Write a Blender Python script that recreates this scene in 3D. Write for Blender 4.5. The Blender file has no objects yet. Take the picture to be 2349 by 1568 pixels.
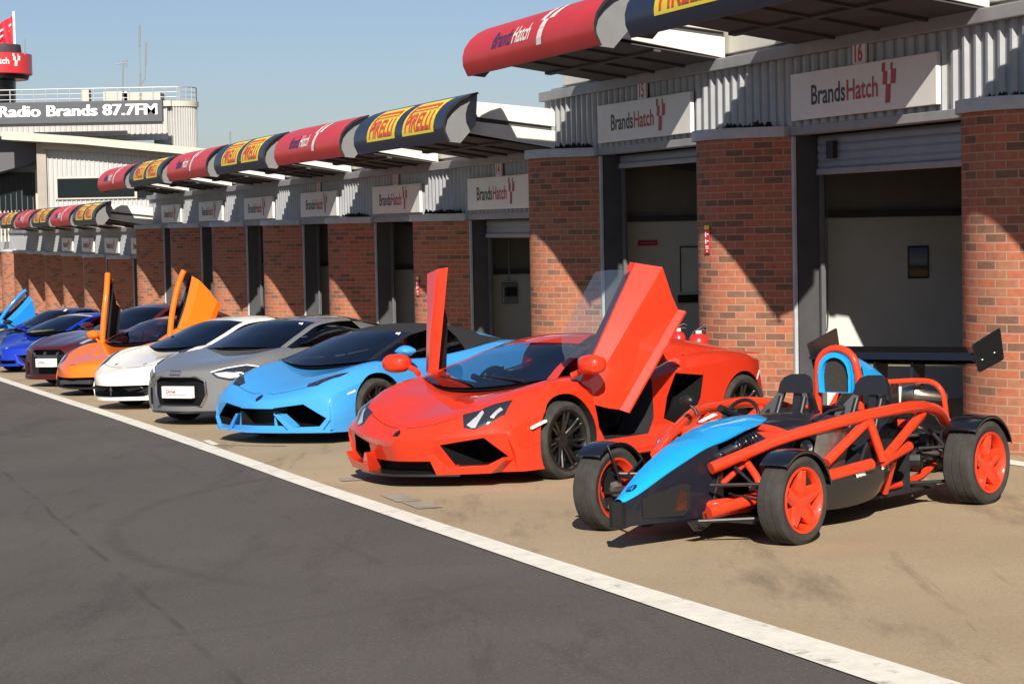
import bpy, bmesh, math, random
from mathutils import Vector, Matrix
from mathutils.bvhtree import BVHTree
random.seed(11)
SC = bpy.context.scene
COL = SC.collection
R = math.radians
sin, cos, pi = math.sin, math.cos, math.pi

# ------------------------------------------------------------------ camera, sky, sun, exposure
PITCH, ROLL, EYE = math.atan((784 - 515) / 5000.0), 0.019, 2.1
fw = Vector((0, cos(PITCH), -sin(PITCH)))
u0 = Vector((0, sin(PITCH), cos(PITCH)))
r0 = Vector((1, 0, 0))
up = u0 * cos(ROLL) + r0 * sin(ROLL)
rt = r0 * cos(ROLL) - u0 * sin(ROLL)
cd = bpy.data.cameras.new('camera')
cam = bpy.data.objects.new('camera', cd)
COL.objects.link(cam)
cam.matrix_world = Matrix(((rt.x, up.x, -fw.x, 0), (rt.y, up.y, -fw.y, 0), (rt.z, up.z, -fw.z, EYE), (0, 0, 0, 1)))
cd.sensor_width = 36.0
cd.lens = 5000.0 / 2349.0 * 36.0
cd.clip_start, cd.clip_end = 0.1, 3000.0
SC.camera = cam

SUN_EL = R(32.0)
SUN_DIR = Vector((0.006, 1.0, 0)).normalized() * cos(SUN_EL) + Vector((0, 0, -sin(SUN_EL)))   # the way the light travels
W = bpy.data.worlds.new('World')
SC.world = W
W.use_nodes = True
nt = W.node_tree
for n in list(nt.nodes):
    nt.nodes.remove(n)
sky = nt.nodes.new('ShaderNodeTexSky')
sky.sky_type = 'NISHITA'
sky.sun_disc = False
sky.sun_elevation = SUN_EL
sky.sun_rotation = math.atan2(-SUN_DIR.x, -SUN_DIR.y)
sky.air_density, sky.dust_density, sky.ozone_density = 1.0, 0.7, 2.5
bg = nt.nodes.new('ShaderNodeBackground')
bg.inputs['Strength'].default_value = 0.058
wo = nt.nodes.new('ShaderNodeOutputWorld')
tint = nt.nodes.new('ShaderNodeMix')          # a slightly hazy, greyer blue
tint.data_type, tint.blend_type = 'RGBA', 'MULTIPLY'
tint.inputs[0].default_value = 1.0
tint.inputs[7].default_value = (0.84, 0.845, 0.97, 1)
nt.links.new(sky.outputs[0], tint.inputs[6])
nt.links.new(tint.outputs[2], bg.inputs[0])
nt.links.new(bg.outputs[0], wo.inputs[0])
sl = bpy.data.lights.new('sun', 'SUN')
sl.energy, sl.angle, sl.color = 5.0, R(0.5), (1.0, 0.92, 0.81)
sun = bpy.data.objects.new('sun', sl)
COL.objects.link(sun)
sun.rotation_euler = SUN_DIR.to_track_quat('-Z', 'Y').to_euler()
SC.view_settings.view_transform = 'Standard'
SC.view_settings.look = 'None'
SC.view_settings.gamma = 1.0
SC.view_settings.exposure = 0.62
SC.cycles.max_bounces = 6
SC.cycles.transparent_max_bounces = 12
SC.cycles.caustics_reflective = False
SC.cycles.caustics_refractive = False
SC.cycles.sample_clamp_indirect = 4.0

# ------------------------------------------------------------------ materials
def s2l(c):
    return tuple(((v / 255.0) / 12.92 if v / 255.0 <= 0.04045 else ((v / 255.0 + 0.055) / 1.055) ** 2.4) for v in c)

def mat(name, col, rough=0.5, metal=0.0, coat=0.0, spec=0.5, noise=None, bump=None, dirt=None):
    """noise=(scale, amount) varies the colour, bump=(scale, strength) roughens the surface"""
    m = bpy.data.materials.new(name)
    m.use_nodes = True
    t = m.node_tree
    b = t.nodes['Principled BSDF']
    b.inputs['Base Color'].default_value = (*col, 1)
    b.inputs['Roughness'].default_value = rough
    b.inputs['Metallic'].default_value = metal
    b.inputs['Specular IOR Level'].default_value = spec
    b.inputs['Coat Weight'].default_value = coat
    b.inputs['Coat Roughness'].default_value = 0.04
    tc = t.nodes.new('ShaderNodeTexCoord')
    if noise:
        n = t.nodes.new('ShaderNodeTexNoise')
        n.inputs['Scale'].default_value = noise[0]
        n.inputs['Detail'].default_value = 6
        n.inputs['Roughness'].default_value = 0.65
        t.links.new(tc.outputs['Object'], n.inputs['Vector'])
        mx = t.nodes.new('ShaderNodeMix')
        mx.data_type = 'RGBA'
        a = noise[1]
        mx.inputs[6].default_value = (*[max(0, c * (1 - a)) for c in col], 1)
        mx.inputs[7].default_value = (*[min(1, c * (1 + a)) for c in col], 1)
        mr = t.nodes.new('ShaderNodeMapRange')
        mr.inputs[1].default_value, mr.inputs[2].default_value = 0.3, 0.7
        t.links.new(n.outputs['Fac'], mr.inputs[0])
        t.links.new(mr.outputs[0], mx.inputs[0])
        t.links.new(mx.outputs[2], b.inputs['Base Color'])
    if bump:
        n2 = t.nodes.new('ShaderNodeTexNoise')
        n2.inputs['Scale'].default_value = bump[0]
        n2.inputs['Detail'].default_value = 5
        t.links.new(tc.outputs['Object'], n2.inputs['Vector'])
        bp = t.nodes.new('ShaderNodeBump')
        bp.inputs['Strength'].default_value = bump[1]
        bp.inputs['Distance'].default_value = 0.01
        t.links.new(n2.outputs['Fac'], bp.inputs['Height'])
        t.links.new(bp.outputs[0], b.inputs['Normal'])
    return m

def paint(name, col, metal=0.0, rough=0.42):
    m = mat(name, col, rough=rough, metal=metal, coat=1.0, spec=0.12, noise=(3.0, 0.03))
    return m

def glass_mat(name, tint, ior=1.5):
    m = bpy.data.materials.new(name)
    m.use_nodes = True
    t = m.node_tree
    for n in list(t.nodes):
        t.nodes.remove(n)
    o = t.nodes.new('ShaderNodeOutputMaterial')
    mx = t.nodes.new('ShaderNodeMixShader')
    fr = t.nodes.new('ShaderNodeFresnel')
    fr.inputs[0].default_value = ior
    tr = t.nodes.new('ShaderNodeBsdfTransparent')
    tr.inputs[0].default_value = (*tint, 1)
    gl = t.nodes.new('ShaderNodeBsdfGlossy')
    gl.inputs['Roughness'].default_value = 0.0
    t.links.new(fr.outputs[0], mx.inputs[0])
    t.links.new(tr.outputs[0], mx.inputs[1])
    t.links.new(gl.outputs[0], mx.inputs[2])
    t.links.new(mx.outputs[0], o.inputs[0])
    return m

MT = dict(
    glass=glass_mat('car_glass', (0.40, 0.50, 0.58), 2.15),
    clear=glass_mat('clear_glass', (0.78, 0.86, 0.88), 2.4),
    dark=mat('dark_void', (0.008, 0.008, 0.009), 0.7),
    black=mat('black_plastic', (0.012, 0.012, 0.013), 0.45, noise=(30, 0.2)),
    gblack=mat('gloss_black', (0.008, 0.009, 0.013), 0.25, coat=1.0),
    carbon=mat('carbon_fibre', (0.014, 0.014, 0.015), 0.35, coat=0.6),
    cabin=mat('cabin_trim', (0.016, 0.016, 0.019), 0.6, noise=(20, 0.25)),
    fabric=mat('soft_top_fabric', (0.012, 0.012, 0.014), 0.85, bump=(300, 0.3)),
    tyre=mat('tyre_rubber', (0.042, 0.039, 0.036), 0.9, spec=0.2, noise=(9, 0.3), bump=(60, 0.25)),
    rimblk=mat('rim_gloss_black', (0.006, 0.006, 0.007), 0.35, metal=0.2, coat=0.5),
    rimgry=mat('rim_grey', (0.16, 0.16, 0.17), 0.35, metal=0.8),
    disc=mat('brake_disc', (0.20, 0.19, 0.18), 0.4, metal=0.9),
    chrome=mat('chrome', (0.75, 0.75, 0.77), 0.12, metal=1.0),
    alu=mat('cast_aluminium', (0.42, 0.41, 0.39), 0.4, metal=0.9, noise=(12, 0.25)),
    steel=mat('exhaust_steel', (0.34, 0.29, 0.24), 0.35, metal=0.9, noise=(8, 0.3)),
    lampw=mat('lamp_reflector', (0.75, 0.77, 0.80), 0.18, metal=0.6),
    lampd=mat('lamp_housing', (0.022, 0.024, 0.032), 0.15, coat=1.0),
    white=mat('white_plate', (0.80, 0.79, 0.76), 0.4, noise=(5, 0.04)),
    redtxt=mat('red_lettering', (0.42, 0.03, 0.03), 0.5),
    blktxt=mat('black_lettering', (0.012, 0.013, 0.018), 0.5),
    grille=mat('mesh_grille', (0.006, 0.006, 0.007), 0.6, spec=0.2, bump=(120, 0.6)),
)

# ------------------------------------------------------------------ mesh helpers
class MB:
    def __init__(s):
        s.v, s.f, s.m, s.uv = [], [], [], None
    def add(s, vs, fs, mi=0):
        o = len(s.v)
        s.v += [tuple(p) for p in vs]
        s.f += [tuple(i + o for i in f) for f in fs]
        s.m += [mi] * len(fs)
    def box(s, x0, x1, y0, y1, z0, z1, mi=0):
        s.add([(x0, y0, z0), (x1, y0, z0), (x1, y1, z0), (x0, y1, z0), (x0, y0, z1), (x1, y0, z1), (x1, y1, z1), (x0, y1, z1)],
              [(0, 3, 2, 1), (4, 5, 6, 7), (0, 1, 5, 4), (1, 2, 6, 5), (2, 3, 7, 6), (3, 0, 4, 7)], mi)
    def prism(s, poly, axis, a, b, mi=0):
        """poly in the two remaining axes (order x,y,z without the axis), extruded from a to b"""
        n = len(poly)
        def pt(p, d):
            return {'x': (d, p[0], p[1]), 'y': (p[0], d, p[1]), 'z': (p[0], p[1], d)}[axis]
        vs = [pt(p, a) for p in poly] + [pt(p, b) for p in poly]
        s.add(vs, [tuple(range(n)), tuple(range(2 * n - 1, n - 1, -1))] + [(i, i + n, (i + 1) % n + n, (i + 1) % n) for i in range(n)], mi)
    def grid(s, rows, mi=0, close=False):
        n, k = len(rows), len(rows[0])
        vs = [p for r in rows for p in r]
        fs = []
        for i in range(n - 1):
            for j in range(k if close else k - 1):
                j2 = (j + 1) % k
                fs.append((i * k + j, i * k + j2, (i + 1) * k + j2, (i + 1) * k + j))
        s.add(vs, fs, mi)
    def tube(s, path, r, n=10, mi=0, caps=True):
        path = [Vector(p) for p in path]
        rs = r if isinstance(r, (list, tuple)) else [r] * len(path)
        rows = []
        ref = None
        for i, p in enumerate(path):
            d = (path[min(i + 1, len(path) - 1)] - path[max(i - 1, 0)]).normalized()
            if ref is None:
                ref = Vector((0, 0, 1)) if abs(d.z) < 0.9 else Vector((1, 0, 0))
            a = d.cross(ref).normalized()
            b = a.cross(d).normalized()
            ref = b
            rows.append([tuple(p + (a * cos(2 * pi * k / n) + b * sin(2 * pi * k / n)) * rs[i]) for k in range(n)])
        o = len(s.v)
        s.grid(rows, mi, True)
        if caps:
            s.f += [tuple(range(o, o + n)), tuple(range(len(s.v) - 1, len(s.v) - n - 1, -1))]
            s.m += [mi, mi]
    def lathe(s, prof, n=40, axis='x', mi=0, c=(0, 0, 0)):
        """prof: (radius, offset along axis)"""
        rows = []
        for k in range(n):
            a = 2 * pi * k / n
            row = []
            for r, d in prof:
                p = (d, r * cos(a), r * sin(a)) if axis == 'x' else ((r * cos(a), d, r * sin(a)) if axis == 'y' else (r * cos(a), r * sin(a), d))
                row.append((p[0] + c[0], p[1] + c[1], p[2] + c[2]))
            rows.append(row)
        rows.append(rows[0])
        s.grid(rows, mi)
    def xf(s, M):
        s.v = [tuple(M @ Vector(p)) for p in s.v]
        return s
    def mirror(s):
        s.v = [(-x, y, z) for x, y, z in s.v]
        s.f = [tuple(reversed(f)) for f in s.f]
        return s
    def build(s, name, mats, parent=None, smooth=None, bevel=0):
        me = bpy.data.meshes.new(name)
        me.from_pydata(s.v, [], s.f)
        for m in (mats if isinstance(mats, (list, tuple)) else [mats]):
            me.materials.append(m)
        if len(me.materials) > 1:
            for p, mi in zip(me.polygons, s.m):
                p.material_index = mi
        bm = bmesh.new()
        bm.from_mesh(me)
        bmesh.ops.remove_doubles(bm, verts=bm.verts, dist=1e-5)
        bmesh.ops.recalc_face_normals(bm, faces=bm.faces)
        bm.to_mesh(me)
        bm.free()
        if smooth is not None:
            for p in me.polygons:
                p.use_smooth = True
            me.set_sharp_from_angle(angle=R(smooth))
        o = bpy.data.objects.new(name, me)
        COL.objects.link(o)
        if parent:
            o.parent = parent
        if bevel:
            bv = o.modifiers.new('bevel', 'BEVEL')
            bv.width = bevel
            bv.segments = 2
            bv.limit_method = 'ANGLE'
            bv.angle_limit = R(40)
        return o

def tag(o, label=None, cat=None, group=None, kind=None):
    if label: o['label'] = label
    if cat: o['category'] = cat
    if group: o['group'] = group
    if kind: o['kind'] = kind
    return o

def empty(name, loc=(0, 0, 0), rz=0.0, M=None):
    o = bpy.data.objects.new(name, None)
    o.empty_display_size = 0.2
    COL.objects.link(o)
    if M is not None:
        o.matrix_world = M
    else:
        o.location = loc
        o.rotation_euler = (0, 0, rz)
    return o

def copy_tree(o, parent=None):
    c = o.copy()
    COL.objects.link(c)
    if parent:
        c.parent = parent
    for ch in list(o.children):
        copy_tree(ch, c)
    return c

def cr(pts, n=4):
    """Catmull-Rom through the points"""
    pts = [Vector(p) for p in pts]
    out = []
    for i in range(len(pts) - 1):
        p0 = pts[i - 1] if i else pts[0] * 2 - pts[1]
        p1, p2 = pts[i], pts[i + 1]
        p3 = pts[i + 2] if i + 2 < len(pts) else p2 * 2 - p1
        for k in range(n):
            t = k / n
            out.append(0.5 * ((2 * p1) + (p2 - p0) * t + (2 * p0 - 5 * p1 + 4 * p2 - p3) * t * t + (3 * p1 - p0 - 3 * p2 + p3) * t ** 3))
    out.append(pts[-1])
    return out

_txt = {}
def text2d(body, size, sx=1.0, shear=0.0, bold=0.0, align='LEFT'):
    """flat lettering: list of (x, y) and faces"""
    key = (body, size, sx, shear, bold, align)
    if key not in _txt:
        c = bpy.data.curves.new('t', 'FONT')
        c.body, c.size, c.shear, c.offset, c.align_x = body, size, shear, bold, align
        c.resolution_u = 3
        c.fill_mode = 'FRONT'
        o = bpy.data.objects.new('t', c)
        COL.objects.link(o)
        dg = bpy.context.evaluated_depsgraph_get()
        me = bpy.data.meshes.new_from_object(o.evaluated_get(dg))
        bm = bmesh.new()
        bm.from_mesh(me)
        bmesh.ops.remove_doubles(bm, verts=bm.verts, dist=1e-6)
        bmesh.ops.triangulate(bm, faces=bm.faces)
        _txt[key] = ([(v.co.x * sx, v.co.y) for v in bm.verts], [tuple(v.index for v in f.verts) for f in bm.faces])
        bm.free()
        bpy.data.objects.remove(o)
        bpy.data.curves.remove(c)
        bpy.data.meshes.remove(me)
    return _txt[key]

def finer(t, step):
    """cut the lettering into small triangles so that it can follow a curved panel"""
    bm = bmesh.new()
    vs = [bm.verts.new((x, y, 0)) for x, y in t[0]]
    for f in t[1]:
        try: bm.faces.new([vs[i] for i in f])
        except ValueError: pass
    for _ in range(4):
        es = [e for e in bm.edges if e.calc_length() > step]
        if not es: break
        bmesh.ops.subdivide_edges(bm, edges=es, cuts=1)
        bmesh.ops.triangulate(bm, faces=[f for f in bm.faces if len(f.verts) > 3])
    bm.verts.index_update()
    out = ([(v.co.x, v.co.y) for v in bm.verts], [tuple(v.index for v in f.verts) for f in bm.faces])
    bm.free()
    return out

def put_text(mb, t, fn, mi=0):
    mb.add([fn(x, y) for x, y in t[0]], t[1], mi)
def width(t):
    xs = [p[0] for p in t[0]]
    return min(xs), max(xs)

# ------------------------------------------------------------------ the lie of the land
TH = math.atan(1674 / 5000.0)
SN, CS = sin(TH), cos(TH)
ROW, OUT = Vector((-SN, CS, 0)), Vector((CS, SN, 0))          # along the garages (away) and across to them
def st2w(s, t, z=0.0):
    p = ROW * s + OUT * t
    return Vector((p.x, p.y, z))
def gh_st(s, t):
    s = max(s, 0.0)
    h = 2.002 + 0.00194 * s + 0.00043 * s * s if s < 33 else 2.5343 + 0.026 * (min(s, 160) - 33)
    return EYE - h + 0.012 * (min(max(t, 0), 12) - 6) + 0.085 * min(max(t - 8.3, 0), 1.6)
def gh(x, y):
    return gh_st(x * ROW.x + y * ROW.y, x * OUT.x + y * OUT.y)
# ------------------------------------------------------------------ ground
def ground_mat(name, c1, c2, c3, agg, streak, rough=0.85, marks=None, speck=0.5):
    m = bpy.data.materials.new(name)
    m.use_nodes = True
    t = m.node_tree
    L = t.links.new
    b = t.nodes['Principled BSDF']
    b.inputs['Roughness'].default_value = rough
    b.inputs['Specular IOR Level'].default_value = 0.25
    tc = t.nodes.new('ShaderNodeTexCoord')
    def noise(scale, det, ro, mapping=None):
        n = t.nodes.new('ShaderNodeTexNoise')
        n.inputs['Scale'].default_value = scale
        n.inputs['Detail'].default_value = det
        n.inputs['Roughness'].default_value = ro
        if mapping:
            mp = t.nodes.new('ShaderNodeMapping')
            mp.inputs['Rotation'].default_value = (0, 0, mapping[0])
            mp.inputs['Scale'].default_value = mapping[1]
            L(tc.outputs['Object'], mp.inputs[0])
            L(mp.outputs[0], n.inputs['Vector'])
        else:
            L(tc.outputs['Object'], n.inputs['Vector'])
        return n.outputs['Fac']
    def mr(v, a, bb, c=0.0, d=1.0):
        n = t.nodes.new('ShaderNodeMapRange')
        for i, q in enumerate((a, bb, c, d)):
            n.inputs[i + 1].default_value = q
        L(v, n.inputs[0])
        return n.outputs[0]
    def mix(f, a, bb, mode='MIX'):
        n = t.nodes.new('ShaderNodeMix')
        n.data_type = 'RGBA'
        n.blend_type = mode
        if isinstance(f, float): n.inputs[0].default_value = f
        else: L(f, n.inputs[0])
        for i, q in ((6, a), (7, bb)):
            if isinstance(q, tuple): n.inputs[i].default_value = (*q, 1)
            else: L(q, n.inputs[i])
        return n.outputs[2]
    def mth(op, a, bb):
        n = t.nodes.new('ShaderNodeMath')
        n.operation = op
        for i, q in ((0, a), (1, bb)):
            if isinstance(q, (int, float)): n.inputs[i].default_value = q
            else: L(q, n.inputs[i])
        return n.outputs[0]
    big = noise(0.35, 5, 0.6)
    base = mix(mr(big, 0.3, 0.7), c1, c2)
    # oil and rubber streaks, drawn out along the way the cars roll
    st = noise(1.1, 6, 0.72, (R(streak), (1.0, 0.22, 1.0)))
    base = mix(mr(st, 0.54, 0.72, 0.0, 0.75), base, c3)
    st2 = noise(2.6, 4, 0.7, (R(streak + 62), (1.0, 0.10, 1.0)))
    base = mix(mr(st2, 0.60, 0.72, 0.0, 0.55), base, c3)
    # aggregate
    ag = noise(agg, 3, 0.75)
    base = mix(mr(ag, 0.28, 0.72, 0.0, 0.5), base, mix(1.0, base, (0.35, 0.35, 0.35), 'MULTIPLY'))
    vo = t.nodes.new('ShaderNodeTexVoronoi')
    vo.inputs['Scale'].default_value = agg * 0.55
    L(tc.outputs['Object'], vo.inputs['Vector'])
    base = mix(mr(vo.outputs['Distance'], 0.06, 0.16, speck, 0.0), base, tuple(min(1, c * 2.6) for c in c2))
    if marks:
        sep = t.nodes.new('ShaderNodeSeparateXYZ')
        L(tc.outputs['Object'], sep.inputs[0])
        wob = noise(0.9, 3, 0.5)
        for kind, p in marks:
            if kind == 'arc':                       # rubber laid down in a curve: centre, radius, half width
                cx, cy, rad, w, a, x0, x1 = p
                dx, dy = mth('SUBTRACT', sep.outputs[0], cx), mth('SUBTRACT', sep.outputs[1], cy)
                d = mth('POWER', mth('ADD', mth('MULTIPLY', dx, dx), mth('MULTIPLY', dy, dy)), 0.5)
                e = mth('ABSOLUTE', mth('SUBTRACT', d, rad), 0)
                f = mr(e, w * 0.3, w, a, 0.0)
                f = mth('MULTIPLY', f, mr(sep.outputs[0], x0, x0 + 0.5))
                f = mth('MULTIPLY', f, mr(sep.outputs[0], x1, x1 - 0.8))
                f = mth('MULTIPLY', f, mr(noise(5.0, 3, 0.6), 0.35, 0.6, 0.35, 1.0))
            else:                                   # a paving joint: points with  nx*x + ny*y = c
                nx, ny, c, w, a = p
                d = mth('ADD', mth('MULTIPLY', sep.outputs[0], nx), mth('MULTIPLY', sep.outputs[1], ny))
                d = mth('ADD', d, mth('MULTIPLY', wob, 0.10))
                e = mth('ABSOLUTE', mth('SUBTRACT', d, c), 0)
                f = mr(e, w * 0.3, w, a, 0.0)
                f = mth('MULTIPLY', f, mr(noise(1.3, 3, 0.6), 0.42, 0.58))
            base = mix(f, base, c3)
    L(base, b.inputs['Base Color'])
    bp = t.nodes.new('ShaderNodeBump')
    bp.inputs['Strength'].default_value = 0.45
    bp.inputs['Distance'].default_value = 0.006
    L(ag, bp.inputs['Height'])
    L(bp.outputs[0], b.inputs['Normal'])
    return m

M_ASPH = ground_mat('asphalt', (0.096, 0.087, 0.077), (0.124, 0.112, 0.099), (0.062, 0.056, 0.050), 55, -18.5, marks=[
    ('arc', (2.2, 16.6, 5.2, 0.10, 0.55, -3.4, -1.2)), ('arc', (-3.4, 15.0, 3.9, 0.08, 0.25, -2.9, 0.6)),
    ('joint', (CS, SN, 2.02, 0.030, 0.85)), ('joint', (CS, SN, 3.60, 0.05, 0.30)), ('joint', (CS, SN, -1.6, 0.03, 0.6))])
M_CONC = ground_mat('worn_concrete', (0.37, 0.285, 0.180), (0.47, 0.370, 0.240), (0.15, 0.115, 0.082), 60, 5, speck=0.12)
def frange(a, b, n):
    return [a + (b - a) * i / (n - 1) for i in range(n)]
SS = frange(-40, 0, 9) + frange(2, 70, 69) + frange(75, 160, 18) + [220, 300, 500, 900]
TT = [5.0, 6.2, 7, 8, 8.3, 8.7, 9.1, 9.5, 9.9, 10.5, 12, 14, 17, 20, 24]
def sheet(name, tfun, nt_, m, dz):
    mb = MB()
    rows = []
    for s in SS:
        ta, tb = tfun(s)
        tl = [ta + (tb - ta) * k / nt_ for k in range(nt_ + 1)] if nt_ < 10 else [ta] + TT[1:]
        rows.append([tuple(st2w(s, t, 0)) for t in tl])
    rows = [[(p[0], p[1], gh(p[0], p[1]) + dz) for p in r] for r in rows]
    mb.grid(rows)
    return tag(mb.build(name, m, smooth=60), kind='structure')
# the white line: (s, t of its left and right edge)
LINE = [(-40, 5.6, 5.95), (0, 5.05, 5.4), (8.5, 4.55, 4.87), (12.4, 4.36, 4.58), (15, 4.26, 4.46), (18.5, 4.15, 4.345), (24, 4.08, 4.28), (34, 4.0, 4.2), (44, 3.9, 4.1), (60, 3.9, 4.12), (900, 3.9, 4.12)]
def line_t(s):
    for a, b in zip(LINE, LINE[1:]):
        if s <= b[0]:
            k = (s - a[0]) / (b[0] - a[0])
            return a[1] + (b[1] - a[1]) * k, a[2] + (b[2] - a[2]) * k
    return LINE[-1][1:]
gm = MB()
rows = []
for s in SS:
    rows.append([(lambda p: (p[0], p[1], gh(p[0], p[1])))(st2w(s, t)) for t in [-600, -120, -40] + frange(-20, 4, 13) + TT + [30, 80, 400]])
gm.grid(rows)
tag(gm.build('ground', M_ASPH, smooth=60), kind='structure')
sheet('concrete_apron', lambda s: (line_t(s)[0] + 0.06, 24.0), 30, M_CONC, 0.004)
M_LINE = mat('line_paint', (0.72, 0.69, 0.60), 0.7, noise=(6.0, 0.12))
def worn(m, scale, lo, hi, under):
    t = m.node_tree
    b = t.nodes['Principled BSDF']
    src = b.inputs['Base Color'].links[0].from_socket
    tc = t.nodes.new('ShaderNodeTexCoord')
    n = t.nodes.new('ShaderNodeTexNoise')
    n.inputs['Scale'].default_value = scale
    n.inputs['Detail'].default_value = 8
    n.inputs['Roughness'].default_value = 0.75
    t.links.new(tc.outputs['Object'], n.inputs['Vector'])
    mr = t.nodes.new('ShaderNodeMapRange')
    mr.inputs[1].default_value, mr.inputs[2].default_value = lo, hi
    t.links.new(n.outputs['Fac'], mr.inputs[0])
    mx = t.nodes.new('ShaderNodeMix')
    mx.data_type = 'RGBA'
    mx.inputs[7].default_value = (*under, 1)
    t.links.new(mr.outputs[0], mx.inputs[0])
    t.links.new(src, mx.inputs[6])
    t.links.new(mx.outputs[2], b.inputs['Base Color'])
worn(M_LINE, 4.0, 0.56, 0.74, (0.16, 0.13, 0.10))
sheet('pit_lane_line', line_t, 4, M_LINE, 0.008)
M_OLD = mat('worn_line_paint', (0.42, 0.38, 0.31), 0.8, noise=(5, 0.15))
worn(M_OLD, 7.0, 0.44, 0.58, (0.23, 0.175, 0.11))
def marking(quad, m=M_OLD, name='painted_mark'):
    mb = MB()
    a, b, c, d = [Vector((p[0], p[1], 0)) for p in quad]
    rows = []
    for i in range(9):
        p, q = a.lerp(b, i / 8), d.lerp(c, i / 8)
        rows.append([(lambda v: (v.x, v.y, gh(v.x, v.y) + 0.010))(p.lerp(q, j / 2)) for j in range(3)])
    mb.grid(rows)
    return tag(mb.build(name, m), kind='structure')
def stq(s0, t0, s1, t1, w):
    a, b = st2w(s0, t0), st2w(s1, t1)
    n = (b - a).cross(Vector((0, 0, 1))).normalized() * w * 0.5
    return [a + n, b + n, b - n, a - n]

# ------------------------------------------------------------------ building materials
def brick_mat():
    m = bpy.data.materials.new('red_brick')
    m.use_nodes = True
    t = m.node_tree
    L = t.links.new
    b = t.nodes['Principled BSDF']
    b.inputs['Roughness'].default_value = 0.9
    b.inputs['Specular IOR Level'].default_value = 0.2
    uv = t.nodes.new('ShaderNodeUVMap')
    br = t.nodes.new('ShaderNodeTexBrick')
    br.offset = 0.5
    for k, v in (('Scale', 1.0), ('Mortar Size', 0.0065), ('Mortar Smooth', 0.15), ('Bias', 0.0), ('Brick Width', 0.225), ('Row Height', 0.075)):
        br.inputs[k].default_value = v
    br.inputs['Color1'].default_value = (0, 0, 0, 1)
    br.inputs['Color2'].default_value = (1, 1, 1, 1)
    br.inputs['Mortar'].default_value = (0.5, 0.5, 0.5, 1)
    L(uv.outputs[0], br.inputs['Vector'])
    rp = t.nodes.new('ShaderNodeValToRGB')
    rp.color_ramp.interpolation = 'CONSTANT'
    cols = [(0.0, (0.175, 0.090, 0.060)), (0.14, (0.350, 0.128, 0.074)), (0.34, (0.300, 0.122, 0.072)), (0.5, (0.375, 0.125, 0.068)), (0.66, (0.190, 0.105, 0.070)), (0.76, (0.320, 0.142, 0.082)), (0.9, (0.255, 0.105, 0.066))]
    e = rp.color_ramp.elements
    e[0].position, e[0].color = 0.0, (*cols[0][1], 1)
    e[1].position, e[1].color = cols[1][0], (*cols[1][1], 1)
    for p, c in cols[2:]:
        x = e.new(p)
        x.color = (*c, 1)
    L(br.outputs['Color'], rp.inputs[0])
    n = t.nodes.new('ShaderNodeTexNoise')
    n.inputs['Scale'].default_value = 16
    n.inputs['Detail'].default_value = 6
    L(uv.outputs[0], n.inputs['Vector'])
    hs = t.nodes.new('ShaderNodeMix')
    hs.data_type, hs.blend_type = 'RGBA', 'OVERLAY'
    hs.inputs[0].default_value = 0.35
    L(rp.outputs[0], hs.inputs[6])
    L(n.outputs['Fac'], hs.inputs[7])
    mx = t.nodes.new('ShaderNodeMix')
    mx.data_type = 'RGBA'
    mx.inputs[7].default_value = (0.38, 0.225, 0.155, 1)
    L(br.outputs['Fac'], mx.inputs[0])
    L(hs.outputs[2], mx.inputs[6])
    L(mx.outputs[2], b.inputs['Base Color'])
    bp = t.nodes.new('ShaderNodeBump')
    bp.invert = True
    bp.inputs['Strength'].default_value = 0.5
    bp.inputs['Distance'].default_value = 0.008
    L(br.outputs['Fac'], bp.inputs['Height'])
    L(bp.outputs[0], b.inputs['Normal'])
    return m
M_BRICK = brick_mat()
M_CLAD = mat('grey_cladding', (0.31, 0.32, 0.335), 0.42, metal=0.25, noise=(2.2, 0.14))
M_TRIM = mat('grey_trim', (0.26, 0.26, 0.265), 0.55, noise=(3.0, 0.15))
M_CAP = mat('pier_coping', (0.40, 0.42, 0.44), 0.5, noise=(3.5, 0.16))
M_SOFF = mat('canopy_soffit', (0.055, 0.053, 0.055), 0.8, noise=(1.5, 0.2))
M_BEAM = mat('cream_beam_paint', (0.62, 0.60, 0.54), 0.55, noise=(3, 0.1))
M_WALL = mat('painted_block_wall', (0.52, 0.54, 0.51), 0.8, noise=(1.6, 0.08))
M_DARKW = mat('dark_rail', (0.05, 0.05, 0.055), 0.7, noise=(3, 0.2))
M_SHUT = mat('roller_shutter', (0.23, 0.26, 0.29), 0.45, metal=0.2, noise=(3, 0.1))
M_GUIDE = mat('shutter_guide_grey', (0.11, 0.115, 0.12), 0.6, metal=0.2, noise=(4, 0.15))
M_FLOOR = mat('garage_floor', (0.16, 0.16, 0.16), 0.6, noise=(1.2, 0.2))
M_SIGN = mat('sign_white', (0.74, 0.72, 0.68), 0.5, noise=(2.5, 0.05))
M_RED = mat('canopy_red', (0.56, 0.034, 0.030), 0.45, coat=0.12, spec=0.25, noise=(1.4, 0.10))
M_NAVY = mat('canopy_navy', (0.016, 0.022, 0.045), 0.42, coat=0.15, spec=0.3, noise=(1.4, 0.12))
M_YEL = mat('panel_yellow', (0.82, 0.62, 0.03), 0.45, noise=(2, 0.05))
M_PRED = mat('panel_red', (0.66, 0.07, 0.03), 0.45)
M_GREY = mat('canopy_lining', (0.15, 0.155, 0.155), 0.6, noise=(3, 0.1))
M_MOSS = mat('moss', (0.018, 0.024, 0.012), 0.95, noise=(12, 0.4), bump=(30, 1))
RZ = -math.atan2(CS, SN)            # local +x runs towards the camera end, local +y into the building
D0 = 10.14
S0, BAY = 20.766, 5.66
RELX = lambda s: -s

def facade_empty(name, z):
    return empty(name, st2w(0, D0, z), RZ)

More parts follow.
